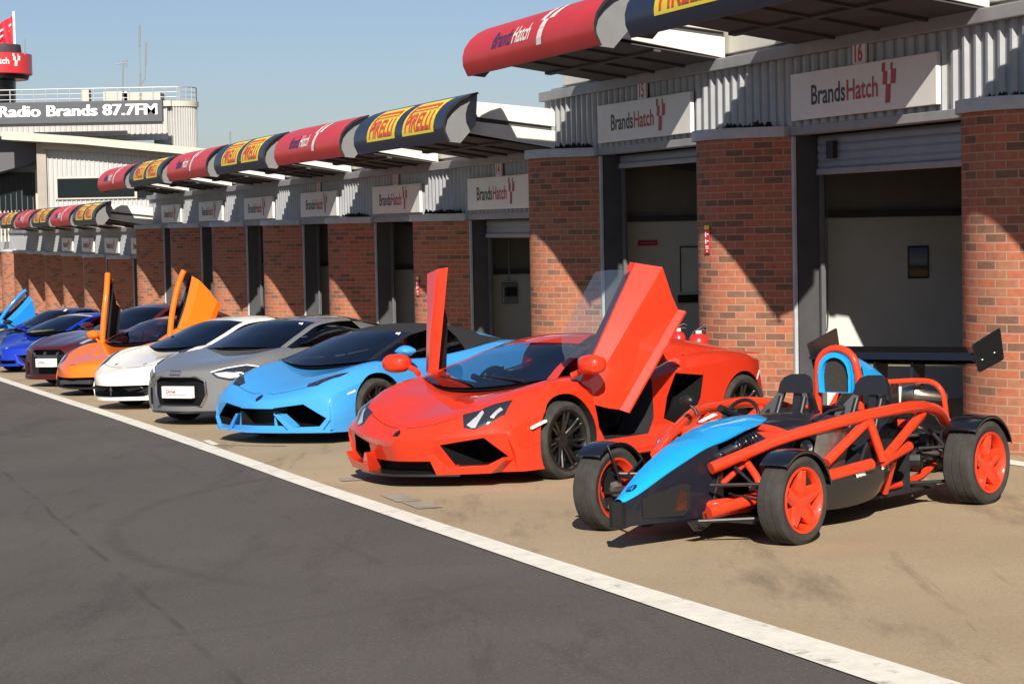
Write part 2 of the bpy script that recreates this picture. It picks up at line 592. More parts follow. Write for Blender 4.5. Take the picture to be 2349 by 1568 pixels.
def pier_plan(n=14):
    """outline from the jamb round the nose and back, local x (towards camera end) / y (into the building)"""
    L_, Rr = 0.58, 0.78
    d = Vector((-0.725, -0.688)).normalized()
    nrm = Vector((0.688, -0.725)).normalized()
    pts = [Vector((-0.040, -0.03)), Vector((-0.040, -0.03)) + d * L_]
    c = pts[1] - nrm * Rr
    a0 = math.atan2(nrm.y, nrm.x)
    a1 = -pi - 0.05
    for k in range(1, n + 1):
        a = a0 + (a1 - a0) * k / n
        pts.append(c + Vector((cos(a), sin(a))) * Rr)
    pts.append(Vector((pts[-1].x, 0.25)))
    return pts

PLAN = pier_plan()
def make_pier(parent, xj, z0, z1):
    mb = MB()
    u = random.uniform(0, 5)
    pts = [Vector((p.x + xj, p.y)) for p in PLAN]
    us = [u]
    for a, b in zip(pts, pts[1:]):
        us.append(us[-1] + (b - a).length)
    rows = [[(p.x, p.y, z) for p in pts] for z in (z0, z1)]
    mb.grid(rows)
    o = mb.build('brick_pier', M_BRICK, parent, smooth=30)
    uvl = o.data.uv_layers.new(name='UVMap')
    key = {(round(p.x, 3), round(p.y, 3)): w for p, w in zip(pts, us)}
    for lp in o.data.loops:
        co = o.data.vertices[lp.vertex_index].co
        uvl.data[lp.index].uv = (key[(round(co.x, 3), round(co.y, 3))], co.z)
    # coping that follows the pier, 40 mm proud of it
    cb = MB()
    ctr = Vector((xj - 0.95, 0.15))
    outl = []
    for i, p in enumerate(pts):
        dd = (p - ctr).normalized() * 0.05
        outl.append((p.x + dd.x, min(p.y + dd.y, 0.20)))
    outl[0] = (xj - 0.10, -0.10)
    cb.prism(outl + [(xj - 0.10, 0.20)], 'z', z1 + 0.002, z1 + 0.115)
    cb.build('coping', M_CAP, parent, bevel=0.008)
    return o

def clad_strip(parent, x0, x1, z0, z1, y=0.0, pitch=0.2, name='fascia_cladding'):
    mb = MB()
    prof = []
    x = x0
    while x < x1:
        for dx, dy in ((0.0, 0), (0.118, 0), (0.138, -0.038), (0.178, -0.038)):
            if x + dx < x1:
                prof.append((x + dx, y + dy))
        x += pitch
    prof.append((x1, y))
    mb.grid([[(px, py, z) for px, py in prof] for z in (z0, z1)])
    mb.add([(x0, y, z0), (x0, y, z1), (x0, y + 0.6, z1), (x0, y + 0.6, z0)], [(0, 1, 2, 3)])
    return mb.build(name, M_CLAD, parent)

def checker(mb, fn, x, z, h, mi):
    """the three-armed chequered mark: five leaning blocks"""
    for bx, bz, w, hh in ((0.0, 0.78, 0.17, 0.22), (0.08, 0.46, 0.22, 0.32), (0.25, 0.0, 0.25, 0.46), (0.49, 0.46, 0.25, 0.36), (0.45, 0.82, 0.11, 0.16)):
        n = 4
        for k in range(n):
            za, zb_ = bz + hh * k / n, bz + hh * (k + 1) / n
            q = [(bx + za * 0.10, za), (bx + w + za * 0.10, za), (bx + w + zb_ * 0.10, zb_), (bx + zb_ * 0.10, zb_)]
            mb.add([fn(x + a * h, z + c * h) for a, c in q], [(0, 1, 2, 3)], mi)

def name_sign(parent_E, s_left, z0, w, h, label, group, far=False):
    """white board 'BrandsHatch' fixed on the cladding; own thing"""
    e = empty('name_board', st2w(s_left, D0 - 0.075, z0), RZ)
    tag(e, label, 'sign', group)
    b = MB()
    b.box(0, w, -0.02, 0.03, 0, h)
    b.build('board', M_SIGN, e, bevel=0.006)
    tb = MB()
    fn = lambda x, z: (x, -0.0235, z)
    hgt = 0.205 * h / 0.48
    t1 = text2d('Brands', hgt * 1.38, 0.98, 0.0, 0.004)
    t2 = text2d('Hatch', hgt * 1.38, 0.98, 0.0, 0.004)
    x0 = w * 0.155
    put_text(tb, t1, lambda x, y: fn(x0 + x, h * 0.30 + y))
    x1 = x0 + width(t1)[1] + 0.015
    tb.build('black_lettering', MT['blktxt'], e)
    tb = MB()
    put_text(tb, t2, lambda x, y: fn(x1 + x, h * 0.30 + y))
    tb.build('red_lettering', MT['redtxt'], e)
    cb = MB()
    checker(cb, fn, x1 + width(t2)[1] + 0.05, h * 0.14, h * 0.80, 0)
    cb.build('chequered_mark', MT['redtxt'], e)
    return e

def number_plate(s_left, z0, num, label, group):
    e = empty('bay_number', st2w(s_left, D0 - 0.06, z0), RZ)
    tag(e, label, 'sign', group)
    b = MB()
    b.box(0, 0.26, -0.02, 0.01, 0, 0.235)
    b.build('plate', M_SIGN, e, bevel=0.004)
    tb = MB()
    t = text2d(num, 0.25, 0.78, 0, 0.006)
    a, bb = width(t)
    put_text(tb, t, lambda x, y: (0.13 + x - (a + bb) / 2, -0.0235, 0.03 + y))
    tb.build('numeral', MT['redtxt'], e)

# rounded canopy fascia: (out from the facade, height above the gutter), bottom lip first
CPROF = [(1.70, 0.12), (1.76, 0.25), (1.765, 0.36), (1.735, 0.47), (1.66, 0.58), (1.55, 0.67), (1.42, 0.73), (1.28, 0.77)]
def canopy_at(v):
    """v: distance along the profile from the lower lip"""
    for (a, b), (c, d) in zip(CPROF, CPROF[1:]):
        l = math.hypot(c - a, d - b)
        if v <= l:
            k = v / l
            nx, nz = (d - b) / l, -(c - a) / l
            return a + (c - a) * k, b + (d - b) * k, nx, nz
        v -= l
    return CPROF[-1][0], CPROF[-1][1], 0, 1

def canopy(s_near, zg, kind, label, group, ln=4.75):
    """curved advertising panel hung on the front of a canopy bay; x=0 at its far end"""
    e = empty('canopy_panel', st2w(s_near + ln, D0, zg), RZ)
    tag(e, label, 'canopy panel', group)
    mb = MB()
    prof = [(-a, b) for a, b in CPROF]
    inner = [(-(a - 0.03), b - (0.02 if i > 3 else 0)) for i, (a, b) in enumerate(CPROF)]
    nx = 12
    mb.grid([[(ln * i / nx, y, z) for y, z in prof] for i in range(nx + 1)])
    mb.build('panel', M_RED if kind == 'red' else M_NAVY, e, smooth=35)
    ib = MB()
    ib.grid([[(x, y, z) for y, z in inner] for x in (0.01, ln - 0.01)])
    for x in (0.004, ln - 0.004):
        n = len(prof)
        ib.add([(x, y, z) for y, z in prof] + [(x, y, z) for y, z in inner], [(i, i + 1, i + 1 + n, i + n) for i in range(n - 1)], 1)
    # end webs set back from the rim
    for x in (0.10, ln - 0.10):
        ib.add([(x, y, z) for y, z in inner] + [(x, -1.28, 0.34), (x, -1.50, 0.10)], [tuple(range(len(inner) + 2))])
    ib.build('lining', [M_GREY, MT['black']], e)
    def fn(x, v, off=0.006):
        o, h, nx_, nz_ = canopy_at(v)
        return (x, -(o + nx_ * off), h + nz_ * off)
    if kind == 'red':
        t1 = finer(text2d('Brands', 0.30, 0.88, 0.18, 0.006), .07)
        t2 = finer(text2d('Hatch', 0.30, 0.88, 0.18, 0.006), .07)
        xs = 1.18
        def sub(t, x0, m, name):
            tb = MB()
            put_text(tb, t, lambda x, y: fn(x0 + x, 0.27 + y))
            tb.build(name, m, e)
        sub(t1, xs, MT['blktxt'] if False else mat('navy_lettering', (0.05, 0.03, 0.12), 0.5), 'navy_lettering')
        x1 = xs + width(t1)[1] + 0.02
        sub(t2, x1, M_SIGN, 'white_lettering')
        cb = MB()
        checker(cb, lambda x, v: fn(x, v), x1 + width(t2)[1] + 0.12, 0.17, 0.68, 0)
        cb.build('chequered_mark', M_SIGN, e)
    else:
        for k, xa in enumerate((0.80, 2.75)):
            yb = MB()
            wv = 1.55
            yb.grid([[fn(xa + wv * i / 6, 0.16 + 0.60 * j / 8, 0.005) for j in range(9)] for i in range(7)])
            yb.build('yellow_panel', M_YEL, e, smooth=40)
            tb = MB()
            t = finer(text2d('PIRELLI', 0.36, 0.80, 0.0, 0.010), .07)
            a, bb = width(t)
            f = (wv * 0.82) / (bb - a)
            put_text(tb, t, lambda x, y: fn(xa + wv * 0.09 + (x - a) * f, 0.22 + y, 0.012))
            # the long arch of the initial running over the other letters
            top, low = 0.22 + 0.265 + 0.15, 0.22 + 0.265 + 0.035
            n = 10
            xl, xr = xa + wv * 0.09, xa + wv * 0.91
            tb.grid([[fn(xl + (xr - xl) * i / n, top - 0.055, 0.010), fn(xl + (xr - xl) * i / n, top, 0.010)] for i in range(n + 1)])
            tb.grid([[fn(xl + (xr - xl) * i / n, low, 0.010), fn(xl + (xr - xl) * i / n, low + 0.018, 0.010)] for i in range(n + 1)])
            tb.grid([[fn(xr - 0.07, low + 0.018 + (top - 0.055 - low - 0.018) * j / 2, 0.010), fn(xr, low + 0.018 + (top - 0.055 - low - 0.018) * j / 2, 0.010)] for j in range(3)])
            tb.grid([[fn(xl, 0.46 + (top - 0.055 - 0.46) * j / 3, 0.012), fn(xl + 0.075, 0.46 + (top - 0.055 - 0.46) * j / 3, 0.012)] for j in range(4)])
            tb.build('lettering', M_PRED, e)
    return e

def garage_block(name, label, zc, s_list, s_far, s_near, zfloor, detail=True):
    """one stretch of pit garages: piers, coping, cladding, canopy boxes, inner walls. zc = top of the brick piers"""
    e = facade_empty(name, 0)
    tag(e, label, 'building')
    x0, x1 = -s_far, -s_near
    zg = zc + 0.92
    for s in s_list:
        make_pier(e, -s, zfloor(s) - 0.1, zc - 0.002)
    clad_strip(e, x0, x1, zc + 0.10, zg - 0.10)
    tb = MB()
    tb.box(x0 - 0.02, x1, -0.085, 0.1, zg - 0.10, zg + 0.03)
    tb.build('gutter', M_TRIM, e, bevel=0.01)
    for s in s_list:                        # flat lintel under the cladding over each opening
        lb = MB()
        lb.box(-s + 0.0, -s + BAY - 1.55, -0.07, 0.12, zc + 0.01, zc + 0.098)
        lb.build('lintel', M_TRIM, e, bevel=0.006)
        jb = MB()
        zf = zfloor(s) - 0.1
        jb.box(-s - 0.038, -s + 0.012, -0.050, -0.012, zf, zc - 0.004)
        jb.build('door_jamb', M_CAP, e, bevel=0.006)
        gb = MB()
        gb.box(-s + 0.06, -s + 0.10, 0.22, 0.26, zf, zc)
        gb.box(-s + 0.02, -s + 0.04, 0.27, 0.30, zf, zc)
        gb.build('shutter_guide', M_GUIDE, e)
        gd = MB()
        gd.box(-s - 0.03, -s + 0.004, 0.0, 0.30, zf, zc)
        gd.build('door_reveal', M_DARKW, e)  # dark colour stands in for the canopy shade on this reveal
        pb = MB()                           # partition between this garage and the next one away
        xw = -s - 0.70
        pb.box(xw - 0.14, xw, 0.15, 6.0, zf, zc - 0.86)
        pb.build('partition_wall', M_WALL, e)
        pr = MB()
        pr.box(xw - 0.14, xw + 0.035, 0.15, 6.0, zc - 0.86, zc - 0.78)
        pr.build('wall_rail', M_DARKW, e)
        pu = MB()
        pu.box(xw - 0.10, xw - 0.03, 0.15, 6.0, zc - 0.78, zc + 0.45)
        pu.build('upper_partition', mat('upper_board', (0.20, 0.20, 0.19), 0.85, noise=(2, 0.12)) if 'upper_board' not in bpy.data.materials else bpy.data.materials['upper_board'], e)
        rb = MB()                           # sloping rafter across the bay
        rb.prism([(0.3, zc + 0.02), (3.0, zc - 0.46), (6.0, zc - 0.5), (6.0, zc + 0.10), (0.3, zc + 0.30)], 'x', xw + 0.02, xw + 0.20)
        rb.build('rafter', M_DARKW, e)
    kb = MB()
    kb.box(x0, x1, 6.0, 6.15, zfloor((s_far + s_near) / 2) - 1.2, zg)
    kb.build('back_wall', M_WALL, e)
    us_ = MB()
    us_.box(x0 + 0.55, x1, 0.06, 0.16, zg + 0.085, zg + 0.52)
    us_.build('roof_upstand', M_BEAM, e, bevel=0.01)
    rf = MB()
    rf.box(x0, x1, 0.1, 6.2, zg - 0.05, zg + 0.08)
    rf.build('roof', M_TRIM, e)
    eb = MB()
    for xx in (x0, x1 - 0.1):
        eb.box(xx, xx + 0.1, 0.13, 6.0, zfloor(-xx) - 0.5, zg - 0.06)
    eb.build('end_wall', M_WALL, e)
    return e, zg

def canopy_box(e, s_near, zg, ln=3.72):
    """the flat canopy bay behind the panel: tapered box with a grooved edge and dark ribbed soffit"""
    xa, xb = -(s_near + ln), -s_near
    b = MB()
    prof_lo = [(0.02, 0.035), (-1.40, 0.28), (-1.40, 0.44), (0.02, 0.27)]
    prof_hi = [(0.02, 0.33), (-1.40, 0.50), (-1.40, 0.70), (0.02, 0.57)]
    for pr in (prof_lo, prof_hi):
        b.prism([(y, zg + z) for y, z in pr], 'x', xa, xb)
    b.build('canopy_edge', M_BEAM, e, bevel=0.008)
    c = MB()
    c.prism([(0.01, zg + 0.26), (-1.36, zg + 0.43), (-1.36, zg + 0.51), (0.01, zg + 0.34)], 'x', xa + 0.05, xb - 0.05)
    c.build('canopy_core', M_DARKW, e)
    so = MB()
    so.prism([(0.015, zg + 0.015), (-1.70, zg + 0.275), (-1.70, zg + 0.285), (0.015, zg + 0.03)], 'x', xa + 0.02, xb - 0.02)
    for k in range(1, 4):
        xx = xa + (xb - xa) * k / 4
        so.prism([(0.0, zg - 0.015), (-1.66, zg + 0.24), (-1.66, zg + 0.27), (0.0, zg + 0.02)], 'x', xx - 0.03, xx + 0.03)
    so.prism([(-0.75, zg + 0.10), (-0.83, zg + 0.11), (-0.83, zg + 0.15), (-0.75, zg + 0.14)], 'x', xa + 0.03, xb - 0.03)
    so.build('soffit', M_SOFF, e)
    br = MB()
    for xx in (xb - 0.18, xa + 0.12):
        br.box(xx, xx + 0.06, -1.56, -1.38, zg + 0.30, zg + 0.42)
        br.box(xx, xx + 0.06, -1.50, -1.38, zg + 0.52, zg + 0.62)
    br.build('panel_bracket', M_BEAM, e)

ZC = [2.965, 2.175, 1.285]
GRP_P = 'curved advertising panels along the canopies'
GRP_N = 'white name boards over the garage doors'
GRP_B = 'small bay number plates over the garage doors'
fl = lambda s: gh_st(s, D0 - 0.3)
near_list = [S0 - 2 * BAY, S0 - BAY, S0, S0 + BAY]
b1, zg1 = garage_block('pit_garage', 'tallest stretch of brick pit garages, nearest the camera on the right, its doors open', ZC[0], near_list, 28.66, S0 - 3 * BAY, fl)
mid_list = [S0 + BAY * k for k in range(2, 8)]
b2, zg2 = garage_block('pit_garage', 'middle stretch of brick pit garages, one step lower, behind the red and pale blue cars', ZC[1], mid_list, S0 + 7 * BAY + 2.5, 28.70, fl)
far_list = [S0 + BAY * k for k in range(8, 14)]
b3, zg3 = garage_block('pit_garage', 'lowest stretch of brick pit garages, farthest away behind the blue and orange cars', ZC[2], far_list, S0 + 13 * BAY + 2.4, S0 + 7 * BAY + 2.54, fl)
tag(b1, group='stepped rows of pit garages'); tag(b2, group='stepped rows of pit garages'); tag(b3, group='stepped rows of pit garages')
PN = 22.05
CB = 22.60
UPST = True
def plabel(k, kind):
    col = 'red canopy panel' if kind == 'red' else 'navy canopy panel with yellow boards'
    where = {-2: 'mostly out of view at top right', -1: 'cropped at the top of the picture over garage 16', 0: 'largest one, above garage 15', 1: 'at the near end of the middle garages', 2: 'second along the middle garages', 3: 'third along the middle garages',
             4: 'fourth along the middle garages', 5: 'fifth along the middle garages', 6: 'last along the middle garages, in front of the dark window', 7: 'first of the small ones on the far garages', 8: 'second of the small ones on the far garages', 9: 'third of the small ones on the far garages', 10: 'fourth of the small ones on the far garages', 11: 'fifth of the small ones on the far garages', 12: 'smallest, at the far end of all'}[k]
    return col + ', ' + where
for k in range(-1, 13):
    zg, e = (zg1, b1) if k < 1 else ((zg2, b2) if k < 7 else (zg3, b3))
    kind = 'red' if k % 2 == 0 else 'navy'
    canopy(PN + BAY * k, zg, kind, plabel(k, kind), GRP_P)
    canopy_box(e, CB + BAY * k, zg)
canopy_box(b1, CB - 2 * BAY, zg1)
# name boards and numbers
for k in range(-1, 12):
    zc = ZC[0] if k < 2 else (ZC[1] if k < 8 else ZC[2])
    s = S0 + BAY * k
    num = str(16 - k)
    lab = {-1: None}
    if k >= 0:
        pos = ('over the open garage with the framed poster' if k == 0 else 'over the garage behind the raised red door' if k == 1 else 'over the garage with the wall socket, cut by a brick pier' if k == 2 else
               'on the middle garages, %s from the near end' % ('second', 'third', 'fourth', 'fifth', 'sixth')[k - 3] if k < 8 else 'tiny, on the far garages, %s from the near end' % ('first', 'second', 'third', 'fourth')[k - 8])
        name_sign(None, s - 0.06, zc + 0.155, 3.02, 0.48, 'white name board ' + pos, GRP_N)
        if k < 5:
            number_plate(s - 1.42, zc + 0.64 - 0.01, num, 'white plate with red number %s above a name board' % num, GRP_B)
# moss on the ledges above the piers
for s in (S0 - BAY, S0, S0 + BAY, S0 + 2 * BAY, S0 + 3 * BAY):
    zc = ZC[0] if s < 28 else ZC[1]
    mb = MB()
    for q in range(60):
        x, y = random.uniform(-1.5, -0.25), -random.uniform(0.06, 0.34) * 1.0
        if y < x * 0.0 - 0.40: continue
        r_ = random.uniform(0.015, 0.05)
        c = Vector((-s + x, y, zc + 0.12))
        for w in range(3):
            a = random.uniform(0, pi)
            d = Vector((cos(a), sin(a), 0)) * r_
            mb.add([c - d, c + d, c + Vector((random.uniform(-.02, .02), random.uniform(-.02, .02), r_ * random.uniform(0.8, 1.8)))], [(0, 1, 2)])
    mb.build('moss_tuft', M_MOSS, b1 if s < 28 else b2)
# ------------------------------------------------------------------ car toolkit  (local x = car's left, y = rearwards from the front axle, z up)
def car_matrix(ox, oy, phi):
    p = R(phi)
    l, b = Vector((cos(p), -sin(p), 0)), Vector((sin(p), cos(p), 0))
    o = Vector((ox, oy, gh(ox, oy)))
    g = lambda v: gh(v.x, v.y)
    x = (l + Vector((0, 0, (g(o + l * 0.8) - g(o - l * 0.8)) / 1.6))).normalized()
    y = b + Vector((0, 0, (g(o + b * 2.6) - g(o)) / 2.6))
    y = (y - x * x.dot(y)).normalized()
    z = x.cross(y)
    o.z += 0.006
    return Matrix(((x.x, y.x, z.x, o.x), (x.y, y.y, z.y, o.y), (x.z, y.z, z.z, o.z), (0, 0, 0, 1)))

NT, NS = 5, 5
def loft_body(stations, ny=4, chin=()):
    """stations: (y, sweep, [T0..T4 (x,z)], S (x,z), half bottom width, bottom z) -> closed mesh builder"""
    rows = []
    for ist, (y, sw, T, S, bx, zb) in enumerate(stations):
        ch = chin[ist] if ist < len(chin) else 0.0
        top = cr([(-T[1][0], 0, T[1][1])] + [(a, 0, b) for a, b in T], NT)[NT:]
        side = cr([(T[-1][0], 0, T[-1][1]), (S[0], 0, S[1]), (bx, 0, zb)], NS)[1:]
        xm = T[-1][0]
        bot = [(p.x * bx / xm, 0, zb) for p in reversed(top[:-1])]
        half = [(p[0], p[2]) for p in list(top) + list(side)] + [(p[0], p[2]) for p in bot]
        s_, pw = sw if isinstance(sw, tuple) else (sw, 2.0)
        zt_ = [p[2] for p in top]
        rows.append([Vector((x, y + s_ * (min(abs(x), xm) / xm) ** pw + (ch * max(0.0, min(1.0, (T[-1][1] - 0.02 - z) / (T[-1][1] - zb))) if i >= len(top) else 0.0), z)) for i, (x, z) in enumerate(half)])
    cols = list(zip(*rows))
    dense = [cr(c, ny) for c in cols]
    rows = [list(r) for r in zip(*dense)]
    nh = len(rows[0])
    for r in rows:
        r[0].x = 0
        r[-1].x = 0
    mb = MB()
    full = [[tuple(p) for p in r] + [(-p.x, p.y, p.z) for p in reversed(r[1:-1])] for r in rows]
    mb.grid(full, 0, True)
    ntop = 4 * NT + 1
    nside = 2 * NS
    for r in (full[0], full[-1]):
        n = len(r)
        for sgn in (1, -1):
            ix = lambda i: i if sgn > 0 or i in (0, nh - 1) else n - i
            vs, fs = list(r), []
            for k in range(ntop - 1):
                a, b, c, d = ix(k), ix(k + 1), ix(nh - 2 - k), ix(nh - 1 - k)
                fs.append((a, b, c, d))
            fs.append(tuple([ix(ntop - 1 + j) for j in range(nside + 1)]))
            mb.add(vs, fs)
    return mb

def boolean(o, cutters, smooth=38):
    """cut away the joined cutter volumes; the cut faces keep the cutter's own material"""
    mb = MB()
    mats = []
    for c, m in cutters:
        if m not in mats: mats.append(m)
        mb.add(c.v, c.f, mats.index(m))
    k = mb.build('cutter', mats, o.parent)
    for q, i in zip(k.data.polygons, mb.m):
        q.material_index = i
    md = o.modifiers.new('cut', 'BOOLEAN')
    md.operation, md.object, md.solver = 'DIFFERENCE', k, 'EXACT'
    md.use_self = True
    md.material_mode = 'TRANSFER'
    dg = bpy.context.evaluated_depsgraph_get()
    me = bpy.data.meshes.new_from_object(o.evaluated_get(dg))
    o.modifiers.remove(md)
    old = o.data
    o.data = me
    bpy.data.objects.remove(k)
    bpy.data.meshes.remove(old)
    bm = bmesh.new()
    bm.from_mesh(me)
    bmesh.ops.remove_doubles(bm, verts=bm.verts, dist=2e-4)
    bm.to_mesh(me)
    bm.free()
    for p in me.polygons:
        p.use_smooth = True
    me.set_sharp_from_angle(angle=R(smooth))

def bvh_of(o):
    bm = bmesh.new()
    bm.from_mesh(o.data)
    t = BVHTree.FromBMesh(bm)
    bm.free()
    return t

def patch(tree, poly, axis, name, m, parent, eps=0.004, cuts=3, sgn=1, start=3.0, skirt=0.012):
    """a skin that follows the body: poly drawn in the front (x,z), top (x,y) or side (y,z) view and dropped on the body"""
    d = {'y': Vector((0, 1, 0)), 'z': Vector((0, 0, -1)), 'x': Vector((-1, 0, 0)) * sgn}[axis]
    bm = bmesh.new()
    def P(p):
        return {'y': Vector((p[0], -start, p[1])), 'z': Vector((p[0], p[1], start)), 'x': Vector((sgn * start, p[0], p[1]))}[axis]
    f = bm.faces.new([bm.verts.new(P(p)) for p in poly])
    bmesh.ops.triangulate(bm, faces=[f])
    for _ in range(cuts):
        bmesh.ops.subdivide_edges(bm, edges=[e for e in bm.edges if e.calc_length() > 0.035], cuts=1, use_grid_fill=True)
        bmesh.ops.triangulate(bm, faces=[g for g in bm.faces if len(g.verts) > 3])
    miss = []
    for v in bm.verts:
        loc, nrm, i, dist = tree.ray_cast(v.co, d)
        if loc is None:
            miss.append(v)
        else:
            if nrm.dot(d) > 0: nrm = -nrm
            v.co = loc + nrm * eps
    if miss:
        bmesh.ops.delete(bm, geom=miss, context='VERTS')
    be = [e for e in bm.edges if e.is_boundary]
    if be and skirt:
        r = bmesh.ops.extrude_edge_only(bm, edges=be)
        for v in [g for g in r['geom'] if isinstance(g, bmesh.types.BMVert)]:
            v.co += d * skirt
    me = bpy.data.meshes.new(name)
    bmesh.ops.recalc_face_normals(bm, faces=bm.faces)
    bm.to_mesh(me)
    bm.free()
    me.materials.append(m)
    for p in me.polygons:
        p.use_smooth = True
    me.set_sharp_from_angle(angle=R(40))
    o = bpy.data.objects.new(name, me)
    COL.objects.link(o)
    o.parent = parent
    return o

def both(fn):
    fn(1)
    fn(-1)
def mir(poly, s):
    return [(p[0] * s, p[1]) for p in poly]

def shell(root, rows, cells, n=5, linear_rows=()):
    """glasshouse: rows from the windscreen foot to the tail, five points each from the middle to the waistline.
    cells: {(row, col): (part name, material)}"""
    cols = [[Vector(r[j]) for r in rows] for j in range(5)]
    dc = [cr(c, n) for c in cols]
    dr = []
    for i in range(len(dc[0])):
        pts = [dc[j][i] for j in range(5)]
        top = cr([Vector((-pts[1].x, pts[1].y, pts[1].z))] + pts[:4], n)[n:]
        sd = [pts[3].lerp(pts[4], k / n) + Vector((0.035 * sin(pi * k / n), 0, 0)) for k in range(1, n + 1)]
        dr.append(top + sd)
    parts = {}
    for i in range(len(dr) - 1):
        for j in range(len(dr[0]) - 1):
            key = cells.get((i // n, j // n))
            if not key: continue
            q = [dr[i][j], dr[i][j + 1], dr[i + 1][j + 1], dr[i + 1][j]]
            split = j // n >= 2
            for s in (1, -1):
                kk = (key[0], key[1], s if split and key[0] not in ('roof',) else 0)
                mb = parts.setdefault(kk, MB())
                mb.add([(p.x * s, p.y, p.z) for p in q], [(0, 1, 2, 3) if s > 0 else (3, 2, 1, 0)])
    out = []
    for (nm, m, s), mb in parts.items():
        out.append(mb.build(nm, m, root, smooth=50))
    return out

def wheel_meshes(r, w, rim_r, style, rim_m):
    """tyre lathed round x; outer face towards +x"""
    h = w / 2
    t = MB()
    t.lathe([(rim_r - 0.012, -h * 0.80), (rim_r + 0.006, -h * 0.92), (rim_r + (r - rim_r) * 0.55, -h), (r - 0.022, -h * 0.95), (r - 0.004, -h * 0.80), (r, -h * 0.6), (r, -h * 0.31), (r - 0.008, -h * 0.29), (r - 0.008, -h * 0.25), (r, -h * 0.23),
             (r, h * 0.23), (r - 0.008, h * 0.25), (r - 0.008, h * 0.29), (r, h * 0.31), (r, h * 0.6), (r - 0.004, h * 0.80), (r - 0.022, h * 0.95), (r - 0.03, h * 0.97), (rim_r + (r - rim_r) * 0.55, h), (rim_r + 0.006, h * 0.92), (rim_r - 0.012, h * 0.80)], 56)
    g = MB()
    g.lathe([(rim_r + 0.004, h * 0.90), (rim_r + 0.002, h * 0.96), (rim_r - 0.012, h * 0.97), (rim_r - 0.022, h * 0.86), (rim_r - 0.035, h * 0.5), (rim_r - 0.045, -h * 0.5), (rim_r - 0.012, -h * 0.9), (rim_r + 0.004, -h * 0.92)], 48)
    rr = rim_r - 0.018
    def spoke(a, wi, wo, x_in, x_out, th):
        pr = MB()
        n = 5
        rows = []
        for k in range(n):
            u = k / (n - 1)
            rad = 0.05 + (rr - 0.05) * u
            ww = wi + (wo - wi) * (u ** 1.5)
            x = x_in + (x_out - x_in) * u ** 0.8
            rows.append([(x, -ww, rad), (x + th * 0.35, -ww * 0.55, rad), (x + th * 0.35, ww * 0.55, rad), (x, ww, rad), (x - th, ww * 0.8, rad), (x - th, -ww * 0.8, rad)])
        pr.grid(rows, 0, True)
        pr.xf(Matrix.Rotation(a, 4, 'X'))
        g.add(pr.v, pr.f)
    if style == 'star':
        for k in range(5):
            spoke(2 * pi * k / 5, 0.066, 0.034, h * 0.62, h * 0.80, 0.05)
        g.lathe([(0.0, h * 0.84), (0.05, h * 0.84), (0.085, h * 0.70), (0.09, h * 0.4)], 28)
    elif style == 'y':
        for k in range(7):
            for d in (-0.13, 0.13):
                spoke(2 * pi * k / 7 + d, 0.016, 0.013, h * 0.40, h * 0.86, 0.03)
        g.lathe([(0.0, h * 0.55), (0.06, h * 0.55), (0.085, h * 0.40), (0.085, h * 0.2)], 28)
    else:
        for k in range(10):
            spoke(2 * pi * k / 10, 0.018, 0.016, h * 0.45, h * 0.82, 0.03)
        g.lathe([(0.0, h * 0.6), (0.05, h * 0.6), (0.075, h * 0.45), (0.075, h * 0.2)], 28)
    d = MB()
    d.lathe([(0.09, -0.01), (rim_r * 0.80, -0.01), (rim_r * 0.80, 0.018), (0.09, 0.018)], 40)
    c = MB()
    a0 = R(30)
    pts = []
    for rad in (rim_r * 0.62, rim_r * 0.88):
        for k in range(7):
            a = a0 + R(70) * k / 6
            pts.append((rad * cos(a), rad * sin(a)))
    c.prism(pts[:7] + pts[:6:-1], 'x', -0.05, 0.05)
    return t, g, d, c

def add_wheels(root, spec, rim_m, style='ten', caliper=None, steer=0):
    """spec: (x centre, y, radius, width, rim radius)"""
    cache = {}
    for x, y, r, w, rim_r in spec:
        for s in (1, -1):
            key = (r, w, rim_r)
            M = Matrix.Translation((x * s, y, r - 0.004)) @ (Matrix.Identity(4) if s > 0 else Matrix.Rotation(pi, 4, 'Z'))
            if key not in cache:
                t, g, d, c = wheel_meshes(r, w, rim_r, style, rim_m)
                wo_ = t.build('wheel', MT['tyre'], root, smooth=30)
                rm = g.build('rim', rim_m, wo_, smooth=35)
                ds = d.build('brake_disc', MT['disc'], wo_, smooth=40)
                cl = c.build('caliper', caliper or MT['black'], wo_, bevel=0.006)
                cache[key] = (wo_, rm, ds, cl)
            else:
                src = cache[key]
                wo_ = src[0].copy()
                COL.objects.link(wo_)
                wo_.parent = root
                for ch in src[1:]:
                    k = ch.copy()
                    COL.objects.link(k)
                    k.parent = wo_
            wo_.matrix_local = M

def arch_cut(y, r, xin=0.45, n=40):
    out = []
    for s in (1, -1):
        mb = MB()
        poly = [(y + r * cos(2 * pi * k / n), 0.335 + r * sin(2 * pi * k / n)) for k in range(n)]
        mb.prism(poly, 'x', s * xin, s * 1.4)
        out.append((mb, MT['dark']))
    return out

def box_cut(x0, x1, y0, y1, z0, z1, m):
    mb = MB()
    mb.box(x0, x1, y0, y1, z0, z1)
    return (mb, m)

def front_cut(poly, y0, y1, m, s=None):
    """polygon in the front view (x,z) pushed in from y0 to y1"""
    out = []
    for q in ([1, -1] if s is None else [s]):
        mb = MB()
        mb.prism(mir(poly, q), 'y', y0, y1)
        out.append((mb, m))
    return out

def side_cut(poly, x0, x1, m):
    out = []
    for s in (1, -1):
        mb = MB()
        mb.prism(poly, 'x', s * x0, s * x1)
        out.append((mb, m))
    return out

